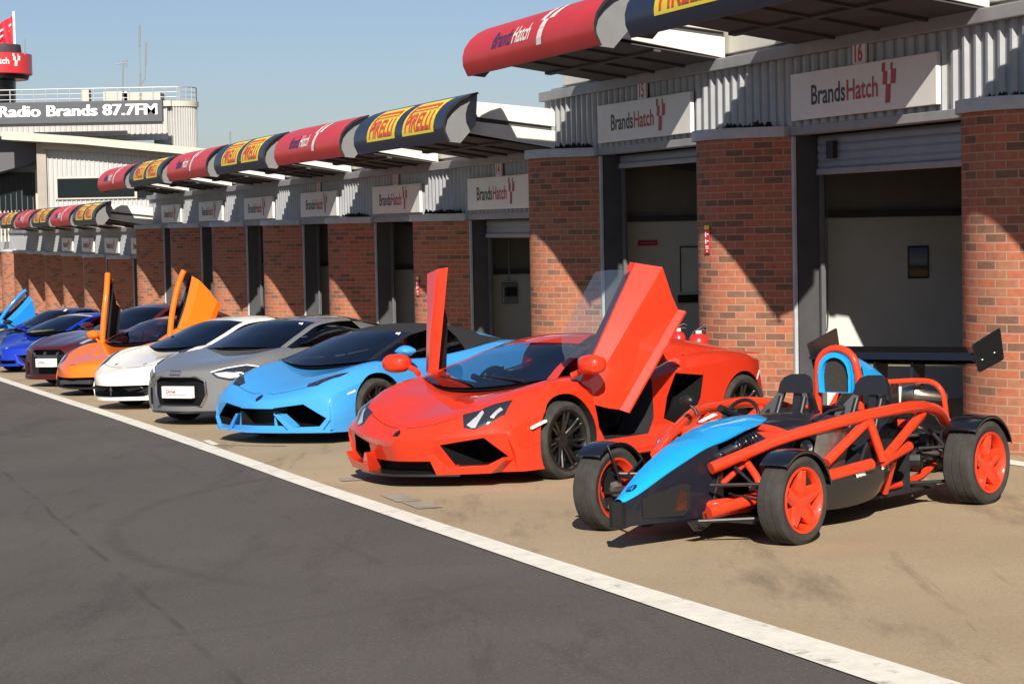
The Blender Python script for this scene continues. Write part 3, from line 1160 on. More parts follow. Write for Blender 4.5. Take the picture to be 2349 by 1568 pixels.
def seats(root, y, zt, m, xs=(0.36, -0.36), zseat=0.25):
    for x in xs:
        rows = []
        for k, (yy, zz, w) in enumerate(((y - 0.48, zseat + 0.10, 0.22), (y - 0.2, zseat + 0.04, 0.23), (y + 0.02, zseat + 0.05, 0.24), (y + 0.12, zseat + 0.28, 0.25), (y + 0.22, zt - 0.22, 0.23), (y + 0.27, zt - 0.12, 0.15), (y + 0.29, zt, 0.12))):
            rows.append([(x - w, yy - 0.06, zz + 0.05), (x - w * 0.6, yy, zz), (x, yy + 0.01, zz - 0.01), (x + w * 0.6, yy, zz), (x + w, yy - 0.06, zz + 0.05)])
        mb = MB()
        dense = [cr(r, 3) for r in rows]
        cols = list(zip(*dense))
        dense = list(zip(*[cr(c, 3) for c in cols]))
        mb.grid([[tuple(p) for p in r] for r in dense])
        o = mb.build('seat', m, root, smooth=60)
        sd = o.modifiers.new('thick', 'SOLIDIFY')
        sd.thickness = 0.05

def steering(root, x, y, z, r=0.17):
    mb = MB()
    n = 24
    c = Vector((x, y, z))
    ax, ay = Vector((1, 0, 0)), Vector((0, 0.42, 0.9)).normalized()
    mb.tube([c + (ax * cos(2 * pi * k / n) + ay * sin(2 * pi * k / n)) * r for k in range(n + 1)], 0.014, 8, caps=False)
    mb.tube([c - ax * r, c + ax * r], 0.013, 6)
    mb.tube([c, c + ay * -r], 0.013, 6)
    mb.tube([c, c + Vector((0, -0.25, 0.09))], 0.03, 8)
    mb.build('steering_wheel', MT['black'], root, smooth=40)

def dash(root, row0, depth=0.55, drop=0.02, sc=0.97):
    pts = [Vector(p) for p in row0]
    dense = cr([Vector((-pts[1].x, pts[1].y, pts[1].z))] + pts[:4], 4)[4:]
    full = [Vector((-p.x, p.y, p.z)) for p in reversed(dense[1:])] + dense
    yb = max(p.y for p in full) + depth * 0.55
    mb = MB()
    rows = []
    for u in (0, 0.25, 0.5, 0.75, 1):
        rows.append([(p.x * sc, p.y + 0.015 + (yb - p.y) * u, p.z - drop + 0.05 * sin(pi * u) * (1 - abs(p.x))) for p in full])
    rows.append([(p[0], p[1] + 0.02, p[2] - 0.25) for p in rows[-1]])
    mb.grid(rows)
    mb.build('dashboard', MT['cabin'], root, smooth=60)

def mirror_pair(root, x, y, z, m, size=1.0, stalk=True, sides=(1, -1), name='door_mirror'):
    for s in sides:
        mb = MB()
        rows = []
        prof = [(0.0, 0.02), (0.03, 0.055), (0.08, 0.075), (0.13, 0.07), (0.15, 0.05)]
        for d, h in prof:
            rows.append([((0.115 if abs(cos(a)) > 0.9 else 0.10) * size * cos(a) * (0.5 + h * 6.5 if d < 0.05 else 1) , d * size, h * size * sin(a)) for a in [2 * pi * k / 16 for k in range(16)]])
        mb.grid(rows, 0, True)
        mb.add(rows[0], [tuple(range(16))])
        mb.add(rows[-1], [tuple(range(15, -1, -1))])
        mb.xf(Matrix.Translation((x * s, y, z)) @ Matrix.Rotation(R(-12 * s), 4, 'Z') @ Matrix.Diagonal((1, 1, .82, 1)))
        st = MB()
        st.tube([(x * s - 0.02 * s, y + 0.08, z - 0.04 * size), (x * s - 0.14 * s, y + 0.10, z - 0.09), (x * s - 0.24 * s, y + 0.10, z - 0.11)], [0.02, 0.016, 0.02], 8)
        mb.add(st.v, st.f)
        mb.build(name, m, root, smooth=50)

def plate(tree, root, zc, ystart=3.0, w=0.52, h=0.13, text='Drive', pitch=0.0, y=None):
    """white show plate with a small red script line"""
    if y is None:
        ys = []
        for x in (-w / 2, 0, w / 2):
            hit = tree.ray_cast(Vector((x, -ystart, zc)), Vector((0, 1, 0)))
            if hit[0] is not None: ys.append(hit[0].y)
        y = min(ys) - 0.022
    b = MB()
    b.box(-w / 2, w / 2, y - 0.008, y + 0.05, zc - h / 2, zc + h / 2)
    o = b.build('number_plate', MT['white'], root, bevel=0.006)
    return o, y

def plate_text(o, y, zc, w, h, main, sub):
    t = text2d(main, h * 0.52, 1.0, 0.30, 0.002)
    a, bb = width(t)
    mb = MB()
    sc_ = min(1.0, w * 0.62 / (bb - a))
    put_text(mb, t, lambda x, q: ((x - a) * sc_ - w * 0.36, y - 0.0105, zc - h * 0.10 + q * 0.9))
    n = 10
    mb.grid([[(-w * 0.30 + w * 0.62 * k / n, y - 0.0105, zc - h * 0.24), (-w * 0.30 + w * 0.62 * k / n, y - 0.0105, zc - h * 0.20)] for k in range(n + 1)])
    mb.build('lettering', MT['redtxt'], o)
# ------------------------------------------------------------------ orange-red wedge supercar with raised scissor doors
P_RED = paint('orange_red_paint', (0.62, 0.036, 0.012))
def red_car():
    root = empty('sports_car', M=car_matrix(-0.300, 18.995, 39.6))
    tag(root, 'orange red wedge supercar with both scissor doors raised, beside the open wheel car', 'car', 'supercars parked in a row')
    st = [(-1.13, (.43, 1.4), [(0, .39), (.25, .395), (.5, .41), (.72, .432), (.90, .445)], (.935, .28), .90, .115),
          (-1.075, (.42, 1.4), [(0, .428), (.25, .438), (.5, .478), (.74, .502), (.925, .468)], (.96, .30), .925, .115),
          (-0.92, (.38, 1.5), [(0, .525), (.25, .55), (.5, .605), (.74, .63), (.955, .515)], (.985, .32), .955, .115),
          (-0.62, (.22, 1.6), [(0, .62), (.25, .645), (.5, .69), (.78, .705), (.975, .555)], (1.0, .34), .975, .115),
          (-0.35, (.08, 2), [(0, .69), (.25, .71), (.52, .745), (.80, .765), (.985, .60)], (1.01, .36), .985, .115),
          (0.0, 0, [(0, .75), (.3, .755), (.56, .785), (.80, .825), (.975, .71)], (1.01, .40), .985, .12),
          (0.40, 0, [(0, .79), (.3, .80), (.56, .825), (.79, .84), (.955, .73)], (1.005, .40), .985, .12),
          (0.9, 0, [(0, .79), (.3, .79), (.55, .80), (.77, .80), (.95, .70)], (1.0, .40), .99, .12),
          (1.5, 0, [(0, .82), (.3, .82), (.6, .83), (.80, .85), (.96, .79)], (1.0, .42), .99, .12),
          (1.85, 0, [(0, .93), (.3, .93), (.6, .92), (.82, .91), (.985, .825)], (1.005, .42), .99, .125),
          (2.4, 0, [(0, .97), (.3, .97), (.6, .96), (.84, .94), (1.0, .85)], (1.005, .45), .985, .13),
          (2.9, (-.08, 2), [(0, .93), (.3, .93), (.6, .925), (.83, .915), (.975, .85)], (.985, .5), .96, .15),
          (3.35, (-.30, 2), [(0, .87), (.3, .87), (.6, .87), (.78, .86), (.915, .825)], (.94, .5), .92, .20),
          (3.58, (-.42, 2), [(0, .84), (.3, .84), (.58, .845), (.74, .84), (.87, .81)], (.90, .5), .88, .25)]
    body = loft_body(st, chin=(.13, .10, .03)).build('body', P_RED, root, smooth=40)
    cut = arch_cut(0.0, 0.385, 0.55) + arch_cut(2.70, 0.405, 0.55)
    door_hole = [(0.40, .66), (0.42, .40), (0.50, .285), (1.14, .285), (1.23, .42), (1.28, .75), (1.25, 1.0), (0.42, 1.0)]
    mb = MB(); mb.prism(door_hole, 'x', -1.3, 1.3)
    cut.append((mb, MT['cabin']))
    cut.append(box_cut(-.66, .66, .25, 1.62, .22, 1.5, MT['cabin']))
    cut += front_cut([(.40, .355), (.735, .41), (.875, .24), (.77, .185), (.475, .17)], -1.6, -0.48, MT['grille'])
    cut.append(box_cut(-.38, .38, -1.6, -.80, .118, .215, MT['dark']))
    # flank intakes behind the doors, and the shoulder intakes
    cut += side_cut([(1.63, .79), (2.03, .745), (1.96, .54), (1.87, .44), (1.54, .345), (1.38, .40), (1.46, .58)], .72, 1.3, MT['grille'])
    boolean(body, cut, 34)
    T = bvh_of(body)
    # lower lip blades and black splitter
    sp = MB()
    rows = []
    for k in range(17):
        x = -0.56 + 1.12 * k / 16
        y = -1.13 + 0.43 * (abs(x) / .90) ** 1.4
        rows.append([(x, y + 0.0, .095), (x, y + 0.0, .115), (x, y + .30, .125), (x, y + .30, .10)])
    sp.grid(rows, 0, True)
    sp.build('front_splitter', MT['carbon'], root, smooth=40)
    for s in (1, -1):
        bl = MB()
        pts = [(.345, .275), (.395, .28), (.475, .175), (.77, .185), (.895, .25), (.90, .22), (.79, .115), (.385, .105)]
        n = len(pts)
        ff = lambda x: -1.145 + 0.43 * (x / .90) ** 1.4
        vs = [(x * s, ff(x) - 0.018 + .25 * max(0, .28 - z) - .02, z) for x, z in pts] + [(x * s, ff(x) + 0.16, z) for x, z in pts]
        bl.add(vs, [(0, 1, 2, 7), (2, 3, 6, 7), (3, 4, 5, 6)] + [(n, n + 7, n + 2, n + 1), (n + 2, n + 7, n + 6, n + 3), (n + 3, n + 6, n + 5, n + 4)] + [(i, i + n, (i + 1) % n + n, (i + 1) % n) for i in range(n)])
        bl.build('bumper_blade', P_RED, root, bevel=0.006)
        # headlamp: dark housing with a bright Y and clear lens
        hp = [(.51, -.79), (.57, -.855), (.66, -.825), (.76, -.74), (.825, -.62), (.79, -.47), (.64, -.715)]
        hl = patch(T, mir(hp, s), 'z', 'headlamp', MT['lampd'], root, 0.004)
        patch(T, mir([(.635, -.83), (.665, -.815), (.685, -.72), (.66, -.71), (.642, -.765), (.59, -.835)], s), 'z', 'lamp_reflector', MT['lampw'], hl, 0.009, skirt=0.004)
        patch(T, mir([(.745, -.715), (.77, -.70), (.795, -.61), (.77, -.61)], s), 'z', 'lamp_reflector', MT['lampw'], hl, 0.009, skirt=0.004)
        ind = MB()
        ind.prism([(-.49, .462), (-.30, .505), (-.30, .525), (-.49, .482)], 'x', s * .985, s * 1.012)
        ind.build('side_marker', MT['white'], root)
        patch(T, [(2.99, .64), (3.09, .70), (3.09, .725), (2.99, .665)], 'x', 'rear_marker', MT['white'], root, 0.004, sgn=s)
        # shoulder intake
        patch(T, mir([(.60, 1.95), (.80, 1.98), (.74, 2.30)], s), 'z', 'shoulder_intake', MT['dark'], root, 0.004)
        sk = MB()
        sk.prism([(.42, .13), (2.25, .13), (2.25, .17), (.42, .155)], 'x', s * .93, s * 1.03)
        sk.build('side_skirt', P_RED, root, bevel=0.01)
    patch(T, [(-.028, -1.075), (.028, -1.075), (.03, -1.04), (0, -1.01), (-.03, -1.04)], 'z', 'badge', MT['gblack'], root, 0.004)
    # bonnet shut line
    for s in (1, -1):
        sl_ = MB()
        path = []
        for k in range(12):
            x = .05 + .45 * k / 11
            y = -.985 + .17 * (k / 11) ** 1.4
            h = T.ray_cast(Vector((x * s, y, 3)), Vector((0, 0, -1)))[0]
            path.append(h + Vector((0, 0, .0005)))
        sl_.tube(path, .003, 6)
        sl_.build('shut_line', MT['dark'], root)
    R0 = [(0, -.20, .775), (.30, -.15, .785), (.71, .09, .832), (.785, .14, .838), (.83, .16, .838)]
    R1 = [(0, .33, .945), (.28, .36, .945), (.575, .47, .950), (.645, .49, .945), (.80, .50, .84)]
    R2 = [(0, .90, 1.105), (.26, .91, 1.10), (.50, .95, 1.085), (.565, .96, 1.07), (.79, 1.0, .84)]
    R3 = [(0, 1.42, 1.168), (.26, 1.43, 1.160), (.49, 1.47, 1.130), (.555, 1.49, 1.105), (.80, 1.60, .86)]
    R4 = [(0, 2.30, 1.015), (.26, 2.30, 1.02), (.52, 2.32, 1.06), (.64, 2.30, 1.03), (.80, 2.25, .93)]
    R5 = [(0, 3.30, .885), (.26, 3.30, .885), (.52, 3.32, .885), (.68, 3.32, .88), (.78, 3.30, .862)]
    G, PB = ('windscreen', MT['glass']), ('a_pillar', P_RED)
    cells = {(i, j): G for i in (0, 1) for j in (0, 1)}
    cells.update({(0, 2): PB, (1, 2): PB, (2, 0): ('roof', P_RED), (2, 1): ('roof', P_RED), (2, 2): ('roof', P_RED), (3, 0): ('engine_cover', MT['black']), (3, 1): ('engine_cover', MT['black']), (3, 2): ('buttress', P_RED), (3, 3): ('buttress', P_RED),
                  (4, 0): ('engine_cover', MT['black']), (4, 1): ('buttress', P_RED), (4, 2): ('buttress', P_RED), (4, 3): ('buttress', P_RED)})
    shell(root, [R0, R1, R2, R3, R4, R5], cells)
    dash(root, R0, .6, .03)
    seats(root, 1.30, .98, MT['cabin'])
    steering(root, -.36, .62, .74)
    wp = MB()
    wp.tube([(.1, -.17, .80), (-.5, .10, .85)], .010, 6)
    wp.tube([(.55, -.02, .825), (.0, .06, .86)], .010, 6)
    wp.build('wipers', MT['black'], root)
    add_wheels(root, [(.875, 0, .33, .255, .255), (.86, 2.70, .355, .30, .275)], MT['rimblk'], 'y')
    # scissor doors: skin, shoulder, lower lip, glass; hinged at the front and swung up and out
    for s in (1, -1):
        H = Vector((.93, .42, .56))
        rot = Matrix.Translation(H) @ Matrix.Rotation(R(DOOR[2]), 4, 'Y') @ Matrix.Rotation(R(DOOR[1]), 4, 'Z') @ Matrix.Rotation(R(DOOR[0]), 4, 'X') @ Matrix.Translation(-H)
        front = [(.80, .40, .765), (.905, .40, .74), (.94, .43, .66), (.985, .50, .45), (1.00, .545, .355), (1.045, .56, .295), (1.04, .565, .275), (.95, .56, .28)]
        rear = [(.70, 1.70, .865), (.80, 1.70, .868), (.965, 1.78, .71), (1.00, 1.62, .50), (1.005, 1.555, .38), (1.05, 1.575, .335), (1.045, 1.575, .315), (.95, 1.55, .32)]
        front = [Vector(p) for p in front]
        rear = [Vector(p) for p in rear]
        d = MB()
        d.grid([[f.lerp(r_, u) for f, r_ in zip(front, rear)] for u in (0, .2, .4, .6, .8, 1)])
        for ed in (front, rear):              # return edges
            vs = list(ed) + [p + Vector((-.07, 0, 0)) for p in ed]
            d.add(vs, [(i, i + 1, i + 9, i + 8) for i in range(7)])
        d.xf(rot)
        if s < 0: d.mirror()
        dr = d.build('scissor_door', P_RED, root, smooth=22)
        tr = MB()
        tin = lambda p, k: Vector((p.x - k, p.y, p.z))
        tr.grid([[tin(f.lerp(r_, u), .065) for f, r_ in zip(front[1:5], rear[1:5])] for u in (.01, .5, .99)])
        tr.grid([[tin(f.lerp(r_, u), .14 if 1 < i < 5 else .08) for i, (f, r_) in enumerate(zip(front[1:5], rear[1:5]))] for u in (.08, .3, .6, .9)])
        tr.xf(rot)
        if s < 0: tr.mirror()
        tr.build('inner_trim', MT['cabin'], dr, smooth=50)
        g = MB()
        gl = []
        for u in range(13):
            q = u / 12
            base = front[1].lerp(rear[1], .10 + .84 * q)
            hh = .335 * (sin(min(1, q / .30) * pi / 2) ** .8) * (1 - .22 * q) * (1 if q < .86 else max(.02, 1 - (q - .86) / .145))
            sh = -.10 * (1 - q)
            gl.append([base + Vector((-.02 - .30 * hh * k / 4, sh * 0 * k, hh * k / 4)) for k in range(5)])
        g.grid(gl)
        g.xf(rot)
        if s < 0: g.mirror()
        g.build('door_glass', MT['clear'], dr, smooth=60)
        # mirror on the door's front corner
        m = MB()
        rows = []
        for dd, hh, ww in ((0.0, .035, .06), (.03, .075, .115), (.09, .088, .135), (.15, .075, .13), (.165, .06, .115)):
            rows.append([(ww * (abs(cos(a)) ** .7) * (1 if cos(a) > 0 else -1), dd, hh * (abs(sin(a)) ** .8) * (1 if sin(a) > 0 else -1)) for a in [2 * pi * k / 20 for k in range(20)]])
        m.grid(rows, 0, True)
        m.add(rows[0], [tuple(range(20))]); m.add(rows[-1], [tuple(range(19, -1, -1))])
        m.xf(Matrix.Translation((MIR[0], MIR[1], MIR[2])) @ Matrix.Rotation(R(MIR[3]), 4, 'X') @ Matrix.Rotation(R(-14), 4, 'Z'))
        m.tube([(MIR[0] - .05, MIR[1] + .12, MIR[2] - .02), (MIR[0] - .14, MIR[1] + .16, MIR[2] - .06), (MIR[0] - .22, MIR[1] + .12, MIR[2] - .10)], [.03, .026, .03], 8)
        if s < 0: m.mirror()
        m.build('door_mirror', P_RED, root, smooth=50)
    return root, T
DOOR = (59, -24, 8)
MIR = (1.10, .10, .955, 0)
red_car()
# ------------------------------------------------------------------ the other cars of the row
def glass_cells(roof_m, pillar_m, rear=('rear_deck', None), side=True, roof='roof'):
    c = {(i, j): ('windscreen', MT['glass']) for i in (0, 1) for j in (0, 1)}
    c.update({(0, 2): ('a_pillar', pillar_m), (1, 2): ('a_pillar', pillar_m)})
    c.update({(2, j): (roof, roof_m) for j in (0, 1, 2)})
    c.update({(3, j): (rear[0], rear[1] or roof_m) for j in (0, 1, 2)})
    c.update({(4, j): ('rear_deck', rear[2] if len(rear) > 2 else roof_m) for j in (0, 1, 2)})
    if side:
        c.update({(i, 3): ('side_window', MT['glass']) for i in (0, 1, 2)})
    c.update({(3, 3): ('rear_quarter', roof_m), (4, 3): ('rear_quarter', roof_m)})
    return c

def start(name, label, pose, stations, pm, cuts, smooth=36):
    root = empty(name, M=car_matrix(*pose))
    tag(root, label, 'car', 'supercars parked in a row')
    body = loft_body(stations).build('body', pm, root, smooth=40)
    boolean(body, cuts, smooth)
    return root, body, bvh_of(body)

def tub(x=.64, y0=.3, y1=1.65):
    return box_cut(-x, x, y0, y1, .22, 1.5, MT['cabin'])

def sticker(root, x, y, z, n, w=.05):
    """small white tax-disc style stickers inside the top corner of the windscreen"""
    mb = MB()
    for k in range(n):
        mb.add([(x + k * w * .8, y, z), (x + k * w * .8 + w * .6, y, z), (x + k * w * .8 + w * .6, y + .06, z + .045), (x + k * w * .8, y + .06, z + .045)], [(0, 1, 2, 3)])
    mb.build('sticker', MT['white'], root)

# ---- pale blue open-top wedge with black soft top
P_BLUE = paint('pale_blue_paint', (0.050, 0.29, 0.66))
def blue_car():
    st = [(-0.93, (.25, 1.6), [(0, .415), (.25, .418), (.5, .43), (.72, .45), (.87, .455)], (.905, .28), .87, .125),
          (-0.885, (.245, 1.6), [(0, .47), (.25, .48), (.5, .505), (.73, .53), (.885, .49)], (.92, .30), .89, .125),
          (-0.72, (.21, 1.7), [(0, .555), (.25, .57), (.5, .605), (.74, .635), (.91, .55)], (.945, .33), .915, .12),
          (-0.42, (.12, 2), [(0, .655), (.25, .67), (.5, .70), (.77, .725), (.93, .61)], (.955, .36), .93, .12),
          (0.0, 0, [(0, .745), (.3, .755), (.55, .78), (.78, .805), (.935, .70)], (.96, .40), .935, .12),
          (0.45, 0, [(0, .80), (.3, .80), (.56, .82), (.77, .83), (.92, .72)], (.95, .40), .93, .12),
          (1.0, 0, [(0, .80), (.3, .80), (.56, .81), (.75, .82), (.91, .72)], (.945, .40), .93, .12),
          (1.6, 0, [(0, .86), (.3, .86), (.6, .87), (.79, .87), (.935, .79)], (.95, .42), .93, .12),
          (2.2, 0, [(0, .95), (.3, .95), (.6, .945), (.81, .92), (.955, .81)], (.965, .45), .93, .13),
          (2.62, 0, [(0, .93), (.3, .93), (.6, .93), (.80, .91), (.95, .82)], (.96, .5), .93, .14),
          (3.15, (-.15, 2), [(0, .88), (.3, .88), (.58, .88), (.76, .87), (.90, .80)], (.92, .5), .90, .18),
          (3.42, (-.30, 2), [(0, .85), (.3, .85), (.55, .85), (.72, .84), (.85, .79)], (.87, .5), .85, .25)]
    hexa = [(.27, .385), (.60, .42), (.84, .275), (.765, .185), (.52, .18), (.36, .205), (.20, .20)]
    cuts = arch_cut(0, .375, .5) + arch_cut(2.62, .385, .5) + [tub(.62, .30, 1.55)]
    cuts += front_cut([(.25, .385), (.60, .425), (.84, .275), (.765, .19), (.54, .185), (.30, .20)], -1.5, -.42, MT['grille'])
    cuts.append(box_cut(-.26, .26, -1.5, -.70, .20, .378, MT['black']))
    cuts += side_cut([(1.72, .62), (2.02, .66), (1.96, .40), (1.66, .34)], .72, 1.3, MT['dark'])
    root, body, T = start('sports_car', 'pale blue open top wedge supercar with black fabric roof, left of the red one', POSE['blue'], st, P_BLUE, cuts)
    fy = lambda x: -0.93 + .25 * (abs(x) / .87) ** 1.6
    lip = MB()
    rows = []
    for k in range(19):
        x = -.90 + 1.8 * k / 18
        rows.append([(x, fy(x) - .03, .125), (x, fy(x) - .035, .155), (x, fy(x) + .14, .165), (x, fy(x) + .14, .125)])
    lip.grid(rows, 0, True)
    lip.build('front_lip', P_BLUE, root, smooth=30)
    for s in (1, -1):
        b = MB()
        path = [(.27, .325), (.33, .32), (.50, .175), (.78, .165), (.875, .275), (.895, .26), (.80, .13), (.47, .13)]
        n = len(path)
        vs = [(x * s, fy(x) - .035, z) for x, z in path] + [(x * s, fy(x) + .10, z) for x, z in path]
        b.add(vs, [(0, 1, 2, 7), (2, 3, 6, 7), (3, 4, 5, 6), (n, n + 7, n + 2, n + 1), (n + 2, n + 7, n + 6, n + 3), (n + 3, n + 6, n + 5, n + 4)] + [(i, i + n, (i + 1) % n + n, (i + 1) % n) for i in range(n)])
        b.build('bumper_blade', P_BLUE, root, bevel=.005)
        hl = patch(T, mir([(.50, -.60), (.53, -.665), (.66, -.635), (.78, -.42), (.80, -.30), (.70, -.44)], s), 'z', 'headlamp', MT['lampd'], root, .004)
        for q in ([(.55, -.635), (.59, -.63), (.59, -.59), (.55, -.595)], [(.62, -.61), (.65, -.60), (.65, -.54), (.62, -.545)], [(.68, -.54), (.70, -.53), (.70, -.48), (.68, -.485)]):
            patch(T, mir(q, s), 'z', 'lamp_reflector', MT['rimgry'], hl, .009, skirt=.003)
        patch(T, [(-.46, .505), (-.35, .53), (-.35, .55), (-.45, .52)], 'x', 'side_marker', MT['white'], root, .005, sgn=s)
        patch(T, mir([(.52, 2.02), (.66, 1.95), (.70, 2.30), (.66, 2.45)], s), 'z', 'deck_vent', MT['dark'], root, .004)
        sl_ = MB()
        path = []
        for k in range(12):
            x = .05 + .47 * k / 11
            h = T.ray_cast(Vector((x * s, -.80 + .13 * (k / 11) ** 1.5 + (.02 if k < 2 else 0), 3)), Vector((0, 0, -1)))[0]
            path.append(h + Vector((0, 0, .0005)))
        sl_.tube(path, .003, 6)
        sl_.build('shut_line', MT['dark'], root)
    patch(T, [(-.03, -.885), (0, -.905), (.03, -.885), (.034, -.84), (0, -.80), (-.034, -.84)], 'z', 'badge', MT['gblack'], root, .005)
    R0 = [(0, -.10, .79), (.30, -.05, .80), (.66, .12, .825), (.72, .16, .835), (.80, .18, .83)]
    R1 = [(0, .38, .965), (.28, .41, .965), (.58, .51, .965), (.645, .53, .955), (.79, .54, .835)]
    R2 = [(0, .90, 1.12), (.27, .91, 1.115), (.51, .95, 1.095), (.575, .96, 1.08), (.775, 1.0, .83)]
    R3 = [(0, 1.45, 1.18), (.27, 1.46, 1.175), (.50, 1.49, 1.15), (.565, 1.5, 1.12), (.79, 1.55, .87)]
    R4 = [(0, 2.05, 1.08), (.27, 2.05, 1.08), (.48, 2.05, 1.06), (.56, 2.05, 1.02), (.74, 2.0, .93)]
    R5 = [(0, 2.55, .94), (.27, 2.55, .94), (.48, 2.55, .94), (.56, 2.55, .935), (.70, 2.5, .925)]
    c = glass_cells(MT['fabric'], MT['black'], ('soft_top', MT['fabric'], P_BLUE), roof='soft_top')
    c[(3, 3)] = ('rear_quarter', MT['fabric'])
    shell(root, [R0, R1, R2, R3, R4, R5], c)
    dash(root, R0, .6, .03)
    seats(root, 1.18, 1.0, MT['cabin'])
    steering(root, -.34, .62, .82)
    sticker(root, .40, .80, 1.055, 2, .05)
    mirror_pair(root, .98, .28, .92, P_BLUE, 1.0, sides=(1,))
    add_wheels(root, [(.83, 0, .327, .245, .25), (.80, 2.62, .345, .30, .26)], MT['rimblk'], 'y')
    return root

# ---- grey mid-engined coupe with the wide hexagonal grille
P_GREY = paint('nardo_grey_paint', (0.150, 0.150, 0.152), rough=.4)
def grey_car():
    st = [(-0.90, (.36, 2), [(0, .60), (.25, .60), (.5, .598), (.72, .59), (.85, .58)], (.90, .36), .86, .165),
          (-0.86, (.35, 2), [(0, .665), (.25, .665), (.5, .665), (.73, .66), (.87, .62)], (.915, .36), .88, .165),
          (-0.62, (.26, 2), [(0, .735), (.25, .738), (.5, .745), (.75, .745), (.92, .655)], (.945, .36), .91, .16),
          (-0.3, (.08, 2), [(0, .79), (.25, .795), (.5, .805), (.78, .81), (.945, .70)], (.965, .40), .93, .16),
          (0.0, 0, [(0, .835), (.3, .84), (.55, .85), (.78, .855), (.95, .74)], (.97, .42), .935, .16),
          (0.45, 0, [(0, .90), (.3, .90), (.56, .90), (.76, .885), (.935, .76)], (.96, .42), .935, .15),
          (1.1, 0, [(0, .90), (.3, .90), (.56, .90), (.74, .89), (.925, .78)], (.955, .42), .935, .15),
          (1.75, 0, [(0, .92), (.3, .92), (.6, .92), (.78, .91), (.94, .80)], (.96, .42), .935, .15),
          (2.3, 0, [(0, .98), (.3, .98), (.6, .965), (.80, .93), (.955, .81)], (.965, .45), .93, .15),
          (2.7, 0, [(0, .97), (.3, .97), (.6, .96), (.80, .92), (.95, .81)], (.96, .5), .92, .16),
          (3.2, (-.15, 2), [(0, .93), (.3, .93), (.58, .92), (.76, .90), (.90, .80)], (.92, .5), .89, .2),
          (3.45, (-.30, 2), [(0, .90), (.3, .90), (.55, .89), (.72, .87), (.84, .79)], (.86, .5), .84, .27)]
    hx = [(-.31, .59), (.31, .59), (.425, .54), (.435, .37), (.36, .235), (-.36, .235), (-.435, .37), (-.425, .54)]
    cuts = arch_cut(0, .385, .5) + arch_cut(2.65, .39, .5) + [tub(.60, .42, 1.7)]
    mb = MB(); mb.prism(hx, 'y', -1.5, -.74); cuts.append((mb, MT['grille']))
    cuts += front_cut([(.64, .44), (.80, .45), (.845, .37), (.83, .24), (.62, .235)], -1.5, -.40, MT['dark'])
    root, body, T = start('sports_car', 'battleship grey coupe with wide hexagonal grille and white show plate', POSE['grey'], st, P_GREY, cuts)
    # grille mesh face and bright surround
    g = MB()
    g.prism([(x * .985, .41 + (z - .41) * .985) for x, z in hx], 'y', -.80, -.775)
    g.build('grille', MT['grille'], root)
    sr = MB()
    hx2 = [(x * 1.0, z) for x, z in hx]
    path = [Vector((x, -.90 + .36 * (abs(x) / .88) ** 2 - .004, z)) for x, z in hx2]
    sr.tube(path + [path[0]], .011, 8)
    sr.build('grille_surround', MT['rimgry'], root, smooth=40)
    for s in (1, -1):
        ch = MB()
        ch.tube([(.437 * s, -.82, .53), (.45 * s, -.815, .37), (.375 * s, -.85, .235)], .012, 8)
        ch.build('grille_trim', MT['chrome'], root, smooth=40)
    o, y = plate(T, root, .405, w=.525, h=.145, y=-.885)
    plate_text(o, y, .405, .525, .145, 'Drive', '')
    bd = MB()
    for k in range(4):
        cx = -.066 + .044 * k
        h = T.ray_cast(Vector((cx, -.86, 3)), Vector((0, 0, -1)))[0]
        hz = .655
        n = 16
        bd.tube([(cx + .029 * cos(2 * pi * i / n), -.90 - .004 + .014 * (.5 + .5 * sin(2 * pi * i / n)), hz - .012 + .027 * sin(2 * pi * i / n)) for i in range(n + 1)], .005, 6)
    bd.build('badge', MT['chrome'], root, smooth=50)
    for s in (1, -1):
        hl = patch(T, mir([(.49, .635), (.56, .575), (.70, .535), (.86, .555), (.91, .665), (.80, .70), (.64, .675)], s), 'y', 'headlamp', MT['lampd'], root, .006, skirt=.02)
        patch(T, mir([(.53, .628), (.58, .592), (.70, .562), (.80, .575), (.78, .62), (.66, .64)], s), 'y', 'lamp_reflector', MT['lampw'], hl, .012, skirt=.006)
        patch(T, mir([(.49, .645), (.64, .685), (.80, .712), (.91, .68), (.91, .672), (.80, .70), (.64, .672), (.50, .632)], s), 'y', 'daylight_strip', MT['white'], hl, .012, skirt=.006)
    sp = MB()
    rows = []
    for k in range(15):
        x = -.87 + 1.74 * k / 14
        y0 = -.90 + .36 * (abs(x) / .86) ** 2
        rows.append([(x, y0 - .02, .15), (x, y0 - .025, .178), (x, y0 + .2, .178), (x, y0 + .2, .15)])
    sp.grid(rows, 0, True)
    sp.build('front_splitter', MT['gblack'], root, smooth=30)
    R0 = [(0, .10, .905), (.30, .13, .90), (.66, .26, .89), (.73, .30, .888), (.80, .32, .885)]
    R1 = [(0, .55, 1.07), (.28, .57, 1.065), (.61, .65, 1.045), (.675, .68, 1.03), (.79, .66, .885)]
    R2 = [(0, .98, 1.20), (.27, .99, 1.195), (.55, 1.03, 1.165), (.615, 1.05, 1.14), (.775, 1.1, .89)]
    R3 = [(0, 1.60, 1.24), (.27, 1.60, 1.235), (.52, 1.62, 1.20), (.60, 1.64, 1.16), (.78, 1.75, .91)]
    R4 = [(0, 2.30, 1.13), (.27, 2.30, 1.125), (.47, 2.28, 1.10), (.55, 2.25, 1.06), (.72, 2.2, .95)]
    R5 = [(0, 3.0, .955), (.27, 3.0, .955), (.45, 2.95, .955), (.52, 2.9, .955), (.66, 2.8, .95)]
    shell(root, [R0, R1, R2, R3, R4, R5], glass_cells(P_GREY, P_GREY, ('rear_window', MT['glass'])))
    dash(root, R0, .55, .03)
